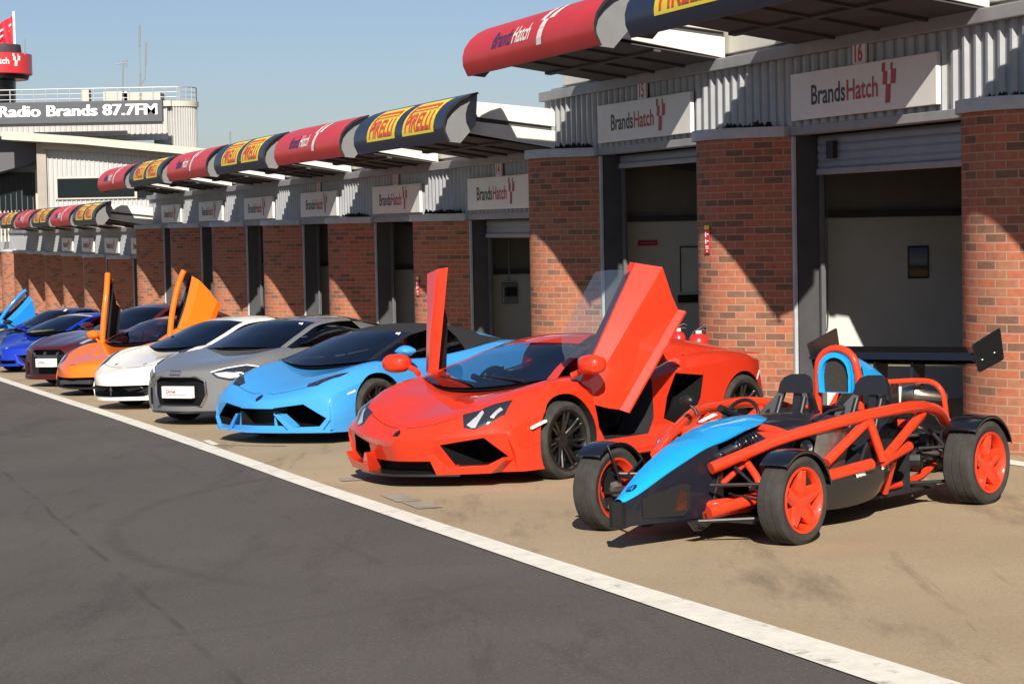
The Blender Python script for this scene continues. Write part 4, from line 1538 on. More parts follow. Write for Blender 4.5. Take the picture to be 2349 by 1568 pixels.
    seats(root, 1.32, 1.05, MT['cabin'])
    seat_red = MB(); seat_red.box(.22, .30, 1.20, 1.24, .80, 1.0); seat_red.build('seat_belt', MT['redtxt'], root)
    steering(root, -.36, .72, .90)
    sticker(root, .38, .84, 1.125, 2, .055)
    add_wheels(root, [(.83, 0, .335, .245, .25), (.80, 2.65, .345, .30, .26)], MT['rimblk'], 'ten')
    return root

# ---- white berlinetta with the long smiling intake
P_WHITE = paint('cream_white_paint', (0.80, 0.77, 0.68))
def white_car():
    st = [(-1.03, (.40, 1.9), [(0, .42), (.25, .42), (.5, .42), (.70, .425), (.84, .43)], (.895, .30), .86, .135),
          (-0.98, (.39, 1.9), [(0, .485), (.25, .487), (.5, .495), (.72, .505), (.865, .475)], (.91, .32), .87, .135),
          (-0.75, (.28, 2), [(0, .575), (.25, .582), (.5, .61), (.73, .64), (.90, .56)], (.935, .34), .90, .13),
          (-0.4, (.10, 2), [(0, .67), (.25, .68), (.5, .715), (.76, .765), (.925, .66)], (.955, .37), .925, .13),
          (0.0, 0, [(0, .75), (.3, .755), (.55, .785), (.77, .835), (.935, .73)], (.96, .40), .93, .13),
          (0.45, 0, [(0, .83), (.3, .83), (.55, .84), (.75, .85), (.92, .75)], (.95, .40), .93, .13),
          (1.0, 0, [(0, .84), (.3, .84), (.55, .84), (.73, .84), (.905, .74)], (.945, .40), .93, .13),
          (1.7, 0, [(0, .86), (.3, .86), (.6, .87), (.79, .88), (.94, .79)], (.955, .42), .93, .13),
          (2.3, 0, [(0, .93), (.3, .93), (.6, .93), (.80, .92), (.955, .81)], (.965, .45), .93, .14),
          (2.65, 0, [(0, .93), (.3, .93), (.6, .93), (.80, .92), (.955, .81)], (.965, .5), .92, .15),
          (3.2, (-.2, 2), [(0, .90), (.3, .90), (.55, .89), (.74, .87), (.88, .79)], (.90, .5), .88, .2),
          (3.45, (-.35, 2), [(0, .87), (.3, .87), (.53, .86), (.70, .84), (.82, .77)], (.84, .5), .82, .25)]
    cuts = arch_cut(0, .39, .5) + arch_cut(2.65, .395, .5) + [tub(.60, .32, 1.65)]
    mb = MB(); mb.prism([(-.60, .345), (0, .338), (.60, .345), (.72, .33), (.70, .235), (.56, .185), (0, .180), (-.56, .185), (-.70, .235), (-.72, .33)], 'y', -1.6, -.78)
    cuts.append((mb, MT['dark']))
    root, body, T = start('sports_car', 'white low coupe with long mouth shaped intake and red seats, beside the grey car', POSE['white'], st, P_WHITE, cuts)
    wg = MB()
    for s in (1, -1):                      # the two flexible winglets inside the mouth
        wg.prism([(.16 * s, .30), (.56 * s, .325), (.60 * s, .30), (.30 * s, .255)], 'y', -.93 + .03, -.88)
    wg.build('intake_winglet', MT['gblack'], root)
    bd = MB()
    bd.prism([(-.012, .325), (.012, .325), (.035, .285), (.012, .245), (.018, .205), (-.018, .205), (-.006, .25), (-.03, .275)], 'y', -.99, -.975)
    bd.build('badge', MT['chrome'], root)
    for s in (1, -1):
        hl = patch(T, mir([(.60, -.62), (.68, -.70), (.76, -.60), (.80, -.30), (.775, -.10), (.70, -.30)], s), 'z', 'headlamp', MT['lampd'], root, .005)
        patch(T, mir([(.66, -.60), (.71, -.60), (.755, -.35), (.72, -.35)], s), 'z', 'lamp_reflector', MT['lampw'], hl, .010, skirt=.004)
        sl_ = MB()
        path = []
        for k in range(16):
            u = k / 15
            x, y = (.05 + .55 * (u / .45), -.74 + .10 * (u / .45) ** 2) if u < .45 else (.60 + .06 * (u - .45) / .55, -.64 + .74 * (u - .45) / .55)
            h = T.ray_cast(Vector((x * s, y, 3)), Vector((0, 0, -1)))[0]
            path.append(h + Vector((0, 0, .001)))
        sl_.tube(path, .004, 6)
        sl_.build('shut_line', MT['lampd'], root)
        patch(T, mir([(.30, -.64), (.34, -.66), (.345, -.60), (.33, -.59)], s), 'z', 'bonnet_slot', MT['rimgry'], root, .004)
    R0 = [(0, -.02, .815), (.30, .03, .82), (.64, .20, .84), (.71, .25, .845), (.78, .27, .845)]
    R1 = [(0, .50, 1.01), (.28, .52, 1.005), (.58, .61, .99), (.64, .64, .975), (.775, .62, .845)]
    R2 = [(0, .98, 1.17), (.27, .99, 1.165), (.52, 1.03, 1.135), (.585, 1.05, 1.11), (.76, 1.1, .85)]
    R3 = [(0, 1.60, 1.213), (.27, 1.60, 1.208), (.50, 1.62, 1.17), (.575, 1.64, 1.13), (.77, 1.75, .88)]
    R4 = [(0, 2.40, 1.06), (.27, 2.40, 1.055), (.46, 2.38, 1.03), (.54, 2.35, 1.0), (.72, 2.3, .93)]
    R5 = [(0, 3.1, .92), (.27, 3.1, .92), (.45, 3.05, .92), (.52, 3.0, .92), (.66, 2.9, .915)]
    shell(root, [R0, R1, R2, R3, R4, R5], glass_cells(P_WHITE, P_WHITE, ('rear_window', MT['glass'])))
    dash(root, R0, .50, .04)
    RS = mat('red_leather', (0.55, .06, .02), .5, noise=(10, .1))
    seats(root, 1.20, 1.02, RS)
    hs = MB(); hs.prism([(-.40, .93), (-.36, .99), (-.32, .93), (-.35, .86)], 'y', 1.33, 1.335); hs.build('seat_emblem', MT['black'], root)
    steering(root, -.36, .66, .86)
    add_wheels(root, [(.82, 0, .335, .245, .25), (.79, 2.65, .345, .30, .26)], MT['rimgry'], 'ten')
    return root

# ---- orange car with upswung doors
P_ORNG = paint('bright_orange_paint', (0.78, 0.155, 0.008))
def dihedral_door(root, s, H, rot3, pm, inner, glass_m, wing):
    """door skin, roof-side frame and glass, closed shape swung up about a forward hinge"""
    rot = Matrix.Translation(H) @ Matrix.Rotation(R(rot3[2]), 4, 'Y') @ Matrix.Rotation(R(rot3[1]), 4, 'Z') @ Matrix.Rotation(R(rot3[0]), 4, 'X') @ Matrix.Translation(-H)
    fr = [Vector(p) for p in [(.80, .30, .80), (.90, .36, .74), (.925, .46, .55), (.96, .62, .36), (.93, .66, .28)]]
    rr = [Vector(p) for p in [(.78, 1.45, .90), (.905, 1.42, .80), (.93, 1.34, .60), (.97, 1.22, .40), (.94, 1.20, .30)]]
    d = MB()
    d.grid([[f.lerp(q, u) + Vector((0, 0, -.05 * sin(pi * u) if i < 2 else 0)) for i, (f, q) in enumerate(zip(fr, rr))] for u in (0, .15, .3, .45, .6, .75, .9, 1)])
    for ed in (fr, rr):
        vs = list(ed) + [p + Vector((-.08, 0, 0)) for p in ed]
        d.add(vs, [(i, i + 1, i + 6, i + 5) for i in range(4)])
    d.xf(rot)
    if s < 0: d.mirror()
    o = d.build('upswung_door', pm, root, smooth=28)
    t = MB()
    t.grid([[f.lerp(q, u) + Vector((-.08, 0, 0)) for f, q in zip(fr, rr)] for u in (.01, .5, .99)])
    t.xf(rot)
    if s < 0: t.mirror()
    t.build('inner_trim', inner, o, smooth=40)
    # painted frame along the roof edge and the A pillar, window between
    top = [Vector(p) for p in [(.82, .30, .83), (.79, .58, .92), (.76, .88, .99), (.74, 1.15, 1.03), (.74, 1.36, 1.05), (.75, 1.48, 1.05)]]
    f = MB()
    f.tube(cr(top, 5), [.050] * 26, 8)
    f.xf(rot)
    if s < 0: f.mirror()
    f.build('door_frame', pm, o, smooth=50)
    g = MB()
    tp = cr(top, 5)
    bt = [fr[0].lerp(rr[0], k / (len(tp) - 1)) for k in range(len(tp))]
    g.grid([[a.lerp(b, k / 3) for k in range(4)] for a, b in zip(bt, tp)])
    g.xf(rot)
    if s < 0: g.mirror()
    g.build('door_glass', glass_m, o, smooth=60)
    m = MB()
    rows = []
    for dd, hh, ww in ((0, .035, .05), (.03, .07, .10), (.09, .08, .115), (.14, .065, .11)):
        rows.append([(ww * cos(a), dd, hh * sin(a)) for a in [2 * pi * k / 18 for k in range(18)]])
    m.grid(rows, 0, True)
    m.add(rows[0], [tuple(range(18))]); m.add(rows[-1], [tuple(range(17, -1, -1))])
    m.xf(Matrix.Translation(Vector(wing)))
    m.tube([(wing[0] - .05, wing[1] + .10, wing[2] - .05), (wing[0] - .12, wing[1] + .12, wing[2] - .14)], .02, 8)
    if s < 0: m.mirror()
    m.build('door_mirror', pm, root, smooth=50)
    return o

def soft_stations(fo, w, nz, hood, tail=3.45):
    k = w / .95
    S_ = lambda x: x * k
    return [(-fo, (.46, 1.5), [(0, nz), (.22, nz), (.45, nz), (.66, nz + .005), (S_(.82), nz + .01)], (S_(.87), .28), S_(.84), .14),
            (-fo + .06, (.44, 1.5), [(0, nz + .08), (.22, nz + .08), (.45, nz + .085), (.70, nz + .09), (S_(.85), nz + .06)], (S_(.90), .30), S_(.86), .135),
            (-fo + .32, (.32, 1.7), [(0, nz + .15), (.25, nz + .155), (.5, nz + .18), (.74, nz + .21), (S_(.89), .55)], (S_(.93), .33), S_(.90), .13),
            (-.4, (.12, 2), [(0, hood - .09), (.25, hood - .085), (.5, hood - .06), (.75, hood - .01), (S_(.925), .64)], (S_(.95), .36), S_(.925), .13),
            (0, 0, [(0, hood - .02), (.3, hood - .015), (.55, hood + .015), (.76, hood + .06), (S_(.935), .72)], (S_(.96), .40), S_(.93), .13),
            (.45, 0, [(0, hood + .05), (.3, hood + .05), (.55, hood + .06), (.75, hood + .07), (S_(.91), .73)], (S_(.945), .40), S_(.93), .13),
            (1.0, 0, [(0, .82), (.3, .82), (.55, .82), (.73, .82), (S_(.90), .72)], (S_(.94), .40), S_(.93), .13),
            (1.7, 0, [(0, .86), (.3, .86), (.6, .87), (.79, .88), (S_(.935), .79)], (S_(.95), .42), S_(.93), .13),
            (2.3, 0, [(0, .93), (.3, .93), (.6, .93), (.80, .92), (S_(.955), .81)], (S_(.965), .45), S_(.93), .14),
            (2.65, 0, [(0, .93), (.3, .93), (.6, .93), (.80, .92), (S_(.955), .81)], (S_(.965), .5), S_(.92), .15),
            (tail - .25, (-.2, 2), [(0, .90), (.3, .90), (.55, .89), (.74, .87), (S_(.88), .79)], (S_(.90), .5), S_(.88), .2),
            (tail, (-.35, 2), [(0, .87), (.3, .87), (.53, .86), (.70, .84), (S_(.82), .77)], (S_(.84), .5), S_(.82), .25)]

def std_rows(yb=0, zb=.80, zr=1.19, w=0.0, back=0):
    return [[(0, yb, zb), (.30, yb + .05, zb + .005), (.64 + w, yb + .22, zb + .025), (.71 + w, yb + .27, zb + .03), (.78 + w, yb + .29, zb + .03)],
            [(0, yb + .52, zb + .20), (.28, yb + .54, zb + .195), (.58 + w, yb + .63, zb + .175), (.64 + w, yb + .66, zb + .16), (.775 + w, yb + .64, zb + .03)],
            [(0, yb + 1.0, zr - .035), (.27, yb + 1.01, zr - .04), (.52 + w, yb + 1.05, zr - .07), (.585 + w, yb + 1.07, zr - .095), (.76 + w, yb + 1.12, zb + .035)],
            [(0, yb + 1.60, zr), (.27, yb + 1.60, zr - .005), (.50 + w, yb + 1.62, zr - .04), (.575 + w, yb + 1.64, zr - .08), (.77 + w, yb + 1.75, zb + .06)],
            [(0, 2.40 + back, zr - .15), (.27, 2.40 + back, zr - .155), (.46 + w, 2.38 + back, zr - .18), (.54 + w, 2.35 + back, zr - .21), (.72 + w, 2.3 + back, .93)],
            [(0, 3.05, .92), (.27, 3.05, .92), (.45 + w, 3.0, .92), (.52 + w, 2.95, .92), (.66 + w, 2.85, .915)]]

def orange_car():
    st = soft_stations(1.12, .945, .42, .74)
    cuts = arch_cut(0, .385, .5) + arch_cut(2.67, .39, .5) + [tub(.60, .32, 1.6)]
    hole = [(.42, .70), (.48, .34), (1.15, .30), (1.35, .70), (1.35, 1.0), (.42, 1.0)]
    mb = MB(); mb.prism(hole, 'x', -1.3, 1.3); cuts.append((mb, MT['cabin']))
    mb = MB(); mb.prism([(-.80, .30), (.80, .30), (.88, .20), (.88, .05), (-.88, .05), (-.88, .20)], 'y', -1.6, -.62); cuts.append((mb, MT['dark']))
    root, body, T = start('sports_car', 'bright orange supercar with both doors swung upward, between white and dark red cars', POSE['orange'], st, P_ORNG, cuts)
    ch = MB()                               # black lower bumper with bright centre bar and splitter
    rows = []
    for k in range(15):
        x = -.86 + 1.72 * k / 14
        y0 = -1.10 + .44 * (abs(x) / .84) ** 1.5
        rows.append([(x, y0 - .02, .11), (x, y0 - .03, .135), (x, y0 + .3, .16), (x, y0 + .3, .11)])
    ch.grid(rows, 0, True)
    ch.build('front_splitter', MT['carbon'], root, smooth=30)
    cbr = MB(); cbr.box(-.36, .36, -1.03, -.95, .19, .255); cbr.build('intake_bar', MT['rimgry'], root, bevel=.01)
    for s in (1, -1):
        fin = MB(); fin.prism([(-.72, .12), (-.50, .12), (-.55, .33), (-.66, .33)], 'x', s * .80, s * .83); fin.build('bumper_fin', MT['carbon'], root)
        hl = patch(T, mir([(.50, -.78), (.60, -.84), (.76, -.62), (.82, -.34), (.74, -.28), (.68, -.52)], s), 'z', 'headlamp', MT['lampd'], root, .005)
        patch(T, mir([(.58, -.76), (.63, -.74), (.72, -.58), (.69, -.56)], s), 'z', 'lamp_reflector', MT['lampw'], hl, .010, skirt=.004)
        dihedral_door(root, s, Vector((.86, .34, .80)), (66, -20, 4), P_ORNG, MT['cabin'], MT['glass'], (1.02, .22, .93))
    patch(T, [(-.06, -1.06), (.06, -1.06), (.07, -1.045), (-.07, -1.045)], 'z', 'badge', mat('badge_red', (.35, .03, .01), .4), root, .005)
    c = glass_cells(P_ORNG, P_ORNG, ('rear_window', MT['glass']), side=False)
    shell(root, std_rows(-.02, .80, 1.19), c)
    dash(root, std_rows(-.02, .80, 1.19)[0], .5, .04)
    seats(root, 1.2, 1.0, MT['cabin'])
    steering(root, -.34, .64, .85)
    add_wheels(root, [(.82, 0, .33, .235, .245), (.79, 2.67, .345, .30, .26)], MT['rimgry'], 'ten')
    return root

# ---- dark red front-engined coupe
P_MAR = paint('dark_maroon_paint', (0.085, 0.012, 0.013), metal=.3, rough=.35)
def maroon_car():
    st = [(-0.95, (.26, 2.2), [(0, .60), (.25, .60), (.5, .60), (.72, .60), (.84, .59)], (.90, .36), .88, .15),
          (-0.90, (.25, 2.2), [(0, .70), (.25, .70), (.5, .71), (.74, .70), (.86, .66)], (.91, .38), .89, .15),
          (-0.6, (.18, 2), [(0, .79), (.25, .79), (.5, .81), (.74, .815), (.90, .72)], (.94, .40), .91, .15),
          (-0.2, 0, [(0, .87), (.25, .87), (.5, .885), (.74, .88), (.92, .77)], (.95, .42), .92, .15),
          (0.3, 0, [(0, .94), (.3, .94), (.55, .945), (.74, .93), (.91, .83)], (.945, .42), .92, .15),
          (0.9, 0, [(0, .96), (.3, .96), (.55, .955), (.73, .95), (.90, .85)], (.94, .42), .92, .15),
          (1.8, 0, [(0, .97), (.3, .97), (.55, .965), (.74, .955), (.91, .86)], (.945, .42), .92, .15),
          (2.78, 0, [(0, 1.0), (.3, 1.0), (.55, .99), (.76, .97), (.94, .88)], (.96, .45), .92, .15),
          (3.4, (-.1, 2), [(0, 1.0), (.3, 1.0), (.55, .99), (.74, .97), (.90, .88)], (.92, .5), .9, .2),
          (3.68, (-.2, 2), [(0, .97), (.3, .97), (.55, .96), (.70, .94), (.86, .86)], (.88, .5), .86, .25)]
    cuts = arch_cut(0, .40, .5) + arch_cut(2.78, .40, .5) + [tub(.62, .65, 2.2)]
    mb = MB(); mb.prism([(-.36, .66), (.36, .66), (.44, .60), (.46, .30), (.42, .225), (-.42, .225), (-.46, .30), (-.44, .60)], 'y', -1.6, -.78); cuts.append((mb, MT['dark']))
    cuts += front_cut([(.60, .42), (.80, .44), (.82, .22), (.60, .22)], -1.6, -.45, MT['dark'])
    root, body, T = start('sports_car', 'dark maroon coupe with upright open grille and white show plate', POSE['maroon'], st, P_MAR, cuts)
    bar = MB()
    bar.prism([(-.36, .62), (-.32, .62), (-.27, .565), (.27, .565), (.32, .62), (.36, .62), (.31, .53), (-.31, .53)], 'y', -.945, -.92)
    bar.build('grille_bar', MT['rimgry'], root, bevel=.006)
    bd = MB()
    t = text2d('GT', .065, 1.0, 0.1, .004)
    a, b = width(t)
    put_text(bd, t, lambda x, y: (x - (a + b) / 2, -.952, .575 + y * .9))
    bd.build('badge', MT['chrome'], root)
    o, y = plate(T, root, .43, w=.525, h=.15, y=-.955)
    plate_text(o, y, .43, .525, .15, 'Drive', '')
    lip = MB()
    rows = []
    for k in range(15):
        x = -.90 + 1.80 * k / 14
        y0 = -.95 + .26 * (abs(x) / .86) ** 2.2
        rows.append([(x, y0 - .03, .135), (x, y0 - .035, .20), (x, y0 + .1, .21), (x, y0 + .2, .135)])
    lip.grid(rows, 0, True)
    lip.build('front_lip', P_MAR, root, smooth=30)
    for s in (1, -1):
        hl = patch(T, mir([(.56, -.72), (.66, -.78), (.80, -.62), (.82, -.20), (.72, -.16), (.66, -.45)], s), 'z', 'headlamp', MT['lampd'], root, .006)
        patch(T, mir([(.64, -.70), (.70, -.68), (.77, -.45), (.76, -.28), (.71, -.40)], s), 'z', 'lamp_reflector', MT['lampw'], hl, .011, skirt=.004)
    rows = [[(0, .52, .955), (.30, .55, .955), (.64, .66, .955), (.71, .70, .955), (.77, .72, .95)],
            [(0, .95, 1.14), (.28, .97, 1.135), (.60, 1.05, 1.12), (.67, 1.08, 1.10), (.76, 1.05, .95)],
            [(0, 1.38, 1.32), (.27, 1.39, 1.315), (.55, 1.43, 1.29), (.62, 1.45, 1.26), (.745, 1.5, .955)],
            [(0, 1.95, 1.37), (.27, 1.95, 1.365), (.52, 1.97, 1.33), (.60, 2.0, 1.29), (.75, 2.1, .965)],
            [(0, 2.75, 1.22), (.27, 2.75, 1.215), (.49, 2.75, 1.19), (.57, 2.72, 1.15), (.74, 2.7, .985)],
            [(0, 3.35, 1.005), (.27, 3.35, 1.005), (.49, 3.3, 1.0), (.57, 3.25, 1.0), (.70, 3.2, .985)]]
    shell(root, rows, glass_cells(P_MAR, P_MAR, ('rear_window', MT['glass'])))
    dash(root, rows[0], .6, .03)
    seats(root, 1.75, 1.15, MT['cabin'])
    mirror_pair(root, .99, .78, 1.02, P_MAR, 1.0)
    add_wheels(root, [(.82, 0, .355, .255, .26), (.82, 2.78, .355, .285, .26)], MT['rimblk'], 'ten')
    return root

# ---- deep blue wedge
P_RBLU = paint('royal_blue_paint', (0.006, 0.030, 0.36))
def royal_car():
    st = soft_stations(.95, .93, .44, .73, 3.3)
    st = [list(q) for q in st]
    cuts = arch_cut(0, .38, .5) + arch_cut(2.56, .385, .5) + [tub(.60, .32, 1.55)]
    cuts += front_cut([(.28, .36), (.72, .375), (.80, .22), (.40, .19)], -1.5, -.40, MT['dark'])
    cuts.append(box_cut(-.24, .24, -1.5, -.75, .19, .26, MT['dark']))
    root, body, T = start('sports_car', 'royal blue wedge supercar, nose cut off by the left edge of the picture', POSE['royal'], st, P_RBLU, cuts)
    fy = lambda x: -.95 + .46 * (abs(x) / .80) ** 1.5
    for s in (1, -1):
        b = MB()
        b.tube([(.25 * s, fy(.25) - .02, .37), (.33 * s, fy(.33) - .03, .20), (.45 * s, fy(.45) - .03, .14)], [.022, .03, .03], 8)
        b.build('bumper_blade', P_RBLU, root, smooth=40)
        patch(T, mir([(.50, -.58), (.60, -.66), (.72, -.48), (.78, -.22), (.70, -.26)], s), 'z', 'headlamp', MT['lampd'], root, .005)
    patch(T, [(-.025, -.905), (.025, -.905), (.025, -.865), (-.025, -.865)], 'z', 'badge', MT['lampw'], root, .005)
    rows = std_rows(-.06, .80, 1.165)
    shell(root, rows, glass_cells(P_RBLU, P_RBLU, ('rear_window', MT['glass'])))
    rb = MB()
    rb.grid([[(x, y_ - .012, z_ + .006), (x, y_ + .05, z_ + .016)] for x, y_, z_ in [(q / 10 * .56, .945 + .06 * (q / 10) ** 2, 1.128 - .036 * (q / 10) ** 2) for q in range(-10, 11)]])
    rb.build('sun_strip', mat('pale_yellow_trim', (.70, .58, .30), .5), root)
    dash(root, rows[0], .5, .04)
    seats(root, 1.15, .98, MT['cabin'])
    belt = MB(); belt.prism([(-.10, .92), (-.05, .92), (-.16, .78), (-.21, .78)], 'y', 1.0, 1.01); belt.build('seat_belt', mat('yellow_belt', (.45, .50, .10), .6), root)
    mirror_pair(root, .97, .30, .93, P_RBLU, .95)
    add_wheels(root, [(.82, 0, .325, .235, .24), (.79, 2.56, .34, .29, .255)], MT['rimblk'], 'ten')
    return root

# ---- navy coupe with a yellow front wing, and the far bright blue car with one door up
P_NAVY = paint('navy_paint', (0.010, 0.020, 0.065), rough=.35)
P_YELL = paint('yellow_paint', (0.80, 0.46, 0.02))
def navy_car():
    st = soft_stations(.98, .93, .46, .76, 3.4)
    cuts = arch_cut(0, .38, .5) + arch_cut(2.6, .385, .5) + [tub(.60, .42, 1.6)]
    root, body, T = start('sports_car', 'navy coupe with yellow front wing, second from the left end of the row', POSE['navy'], st, P_NAVY, cuts)
    for s in (1, -1):
        patch(T, mir([(.50, -.70), (.60, -.80), (.86, -.55), (.93, -.2), (.93, .30), (.80, .34), (.66, .10), (.60, -.30)], s), 'z', 'yellow_wing_panel', P_YELL, root, .005)
        patch(T, mir([(.60, -.62), (.68, -.62), (.76, -.34), (.70, -.32)], s), 'z', 'headlamp', MT['lampd'], root, .009)
    rows = std_rows(.12, .84, 1.25)
    shell(root, rows, glass_cells(P_NAVY, P_NAVY, ('rear_window', MT['glass'])))
    dash(root, rows[0], .5, .04)
    seats(root, 1.3, 1.03, MT['cabin'])
    sticker(root, .40, 1.0, 1.19, 2, .06)
    mirror_pair(root, .97, .40, .98, MT['black'], .95)
    add_wheels(root, [(.82, 0, .335, .235, .245), (.80, 2.6, .335, .28, .25)], MT['rimblk'], 'ten')
    return root

P_AZUR = paint('azure_blue_paint', (0.012, 0.20, 0.62))
def azure_car():
    st = soft_stations(1.10, .94, .43, .75)
    cuts = arch_cut(0, .385, .5) + arch_cut(2.67, .39, .5) + [tub(.60, .34, 1.6)]
    root, body, T = start('sports_car', 'azure blue car with one door swung high, farthest of the row at the left edge', POSE['azure'], st, P_AZUR, cuts)
    rows = std_rows(-.02, .81, 1.20)
    shell(root, rows, glass_cells(MT['gblack'], MT['gblack'], ('rear_window', MT['glass']), side=False))
    dash(root, rows[0], .5, .04)
    seats(root, 1.2, 1.0, MT['cabin'])
    for s in (1, -1):
        patch(T, mir([(.50, -.72), (.60, -.80), (.76, -.58), (.82, -.30), (.74, -.26), (.68, -.50)], s), 'z', 'headlamp', MT['lampd'], root, .005)
        dihedral_door(root, s, Vector((.86, .34, .80)), (44, -22, 14), P_AZUR, MT['cabin'], MT['glass'], (1.02, .22, .93))
    add_wheels(root, [(.82, 0, .33, .235, .245), (.79, 2.67, .345, .30, .26)], MT['rimblk'], 'ten')
    return root

POSE = dict(blue=(-2.128, 23.776, 41), grey=(-3.53, 27.13, 38.5), white=(-4.93, 31.05, 43.0), orange=(-6.375, 35.59, 37.5), maroon=(-7.61, 39.03, 39),
            royal=(-10.05, 46.3, 36), navy=(-11.35, 50.2, 38), azure=(-13.75, 54.8, 36))
for fn_ in (blue_car, grey_car, white_car, orange_car, maroon_car, royal_car, navy_car, azure_car):
    fn_()
# ------------------------------------------------------------------ open wheel track car: orange-red space frame, blue nose
P_TUBE = paint('frame_orange_red', (0.66, 0.045, 0.014), rough=.4)
P_NOSE = paint('nose_sky_blue', (0.012, 0.36, 0.82))
def track_car():
    root = empty('track_car', M=car_matrix(1.2212, 14.486, 41.5))
    tag(root, 'open wheel track car with orange red tube frame, blue nose and black rear wing', 'car', 'supercars parked in a row')
    BK, GB = MT['carbon'], MT['gblack']
    NAV = mat('satin_navy_black', (.010, .012, .020), .38, coat=.5, noise=(8, .2))
    # nose: blue spine on black cheeks
    sp = [(-.84, .036, .325), (-.7, .074, .377), (-.5, .112, .467), (-.3, .142, .544), (-.1, .165, .611), (.1, .198, .656), (.3, .208, .702), (.48, .207, .730), (.60, .165, .742), (.70, .06, .746)]
    dn = cr([(w, y, z) for y, w, z in sp], 4)
    nb = MB()
    nb.grid([[(w * u, y, z + .016 * (1 - u * u)) for u in (-1, -.75, -.5, -.25, 0, .25, .5, .75, 1)] for w, y, z in dn])
    rim = [[(w * s_, y, z), (w * s_ * 1.0, y, z - .012)] for s_ in (1,) for w, y, z in dn]
    for s_ in (1, -1):
        nb.grid([[(w * s_, y, z), (w * s_ * .98, y, z - .014)] for w, y, z in dn])
    nb.build('nose_spine', P_NOSE, root, smooth=45)
    for s_ in (1, -1):
        ck = MB()
        n = [q for q in dn if q[1] <= .02]
        def low(y):
            k = (y + .84) / .86
            return (.05 + .165 * k, .165 - .012 * k)
        rows = []
        for w, y, z in n:
            lx, lz = low(y)
            t = z - .010
            rows.append([(w * s_ * .985, y, t), ((w + .006) * s_, y, t - .05), ((lx + .005 + (w - lx) * .25) * s_, y, t - .05 - (t - .05 - .375) * .8 if t > .45 else t - (t - lz) * .3), ((lx + .004) * s_, y, lz + (t - lz) * .28), (lx * s_, y, lz), (0, y, lz)])
        ck.grid([[tuple(p) for p in r] for r in rows])
        a, b = rows[0], rows[-1]
        ck.add(b + [(0, .02, n[-1][2])], [tuple(range(len(b) + 1))])
        o = ck.build('nose_cheek', NAV, root, smooth=30)
        # recessed side window of the nose with amber lamp inside, bounded by a frame
        k0 = lambda y: low(y)[0] + .006
        wn = MB()
        q = [(-.70, .335), (-.36, .40), (-.29, .385), (-.295, .225), (-.35, .185), (-.70, .205)]
        wn.add([((k0(y) + .004) * s_, y, z) for y, z in q], [tuple(range(6))])
        wn.build('nose_window', MT['dark'], o)
        lp = MB()
        lp.add([((k0(y) + .007) * s_, y, z) for y, z in [(-.44, .22), (-.33, .225), (-.325, .34), (-.38, .36)]], [(0, 1, 2, 3)])
        lp.build('indicator', mat('smoked_amber', (.05, .022, .014), .25, coat=1), o)
        br = MB()
        br.prism([(.0, .545), (.0, .16), (-.25, .08), (-.32, .085), (-.40, .155), (-.15, .16)], 'x', s_ * .205, s_ * .222)
        br.build('nose_fin', BK, root, bevel=.004)
    fc = MB()
    fc.box(-.048, .052, -.850, -.842, .16, .325)
    fc.build('nose_duct', MT['dark'], root)
    fe = MB()
    for x in (-.055, .05):
        fe.box(x, x + .006, -.870, -.835, .16, .325)
    fe.box(-.05, .052, -.870, -.83, .155, .163)
    fe.build('duct_frame', BK, root)
    # emblem: dark disc with a pale A, on the nose tip and on the scoop
    em = MB()
    n = 20
    em.add([(.030 * cos(2 * pi * k / n), -.70 + .046 * sin(2 * pi * k / n), .377 + .0185 + (.046 * sin(2 * pi * k / n)) * .43) for k in range(n)], [tuple(range(n))])
    eo = em.build('emblem', mat('emblem_navy', (.01, .02, .08), .4), root)
    ta = text2d('A', .075, .8, 0, .0)
    a, b = width(ta)
    tm = MB()
    put_text(tm, ta, lambda x, y: (x - (a + b) / 2, -.725 + y, .377 + .020 + (y - .025) * .43))
    tm.build('letter', P_NOSE, eo)
    # scuttle and cockpit
    sc = MB()
    rows = []
    for y, z0, w in ((.02, .56, .16), (.25, .645, .22), (.5, .69, .36), (.8, .725, .43), (1.05, .73, .47), (1.28, .715, .50)):
        rows.append([(w * u, y, z0 - .05 * u * u - (.02 if abs(u) == 1 else 0) + .01) for u in (-1, -.8, -.6, -.4, -.2, 0, .2, .4, .6, .8, 1)])
    dcol = list(zip(*rows))
    sc.grid(list(zip(*[[tuple(p) for p in cr(c, 3)] for c in dcol])))
    sc.build('scuttle', NAV, root, smooth=60)
    fl_ = MB()
    fl_.box(-.50, .50, -.05, 2.2, .115, .14)
    for s_ in (1, -1):
        fl_.prism([(.1, .14), (1.30, .14), (1.30, .42), (.95, .56), (.3, .50), (.1, .40)], 'x', s_ * .50, s_ * .512)
    fl_.box(-.5, .5, 1.86, 1.88, .14, .60)
    fl_.build('floor_tub', MT['cabin'], root)
    al = MB()
    for s_ in (1, -1):
        al.grid([[(s_ * (.545 + .05 * sin(pi * k / 6)), .50 + .42 * k / 6 + .14 * j / 5, .30 + .36 * j / 5) for j in range(6)] for k in range(7)])
    al.build('side_panel', MT['alu'], root, smooth=60)
    for s_ in (1, -1):
        pod = MB()
        rows = []
        for y, zt, zb, x in ((.05, .30, .16, .44), (.30, .33, .13, .56), (.58, .355, .118, .64), (.85, .385, .115, .69), (1.10, .41, .14, .71), (1.24, .42, .19, .70), (1.36, .41, .25, .66)):
            rows.append([(s_ * (x - .04), y, zt), (s_ * x, y, zt - .02), (s_ * (x + .005), y, (zt + zb) / 2), (s_ * (x - .05), y, zb + .02), (s_ * (x - .16), y, zb)])
        dcol = list(zip(*rows))
        pod.grid(list(zip(*[[tuple(p) for p in cr(c, 3)] for c in dcol])))
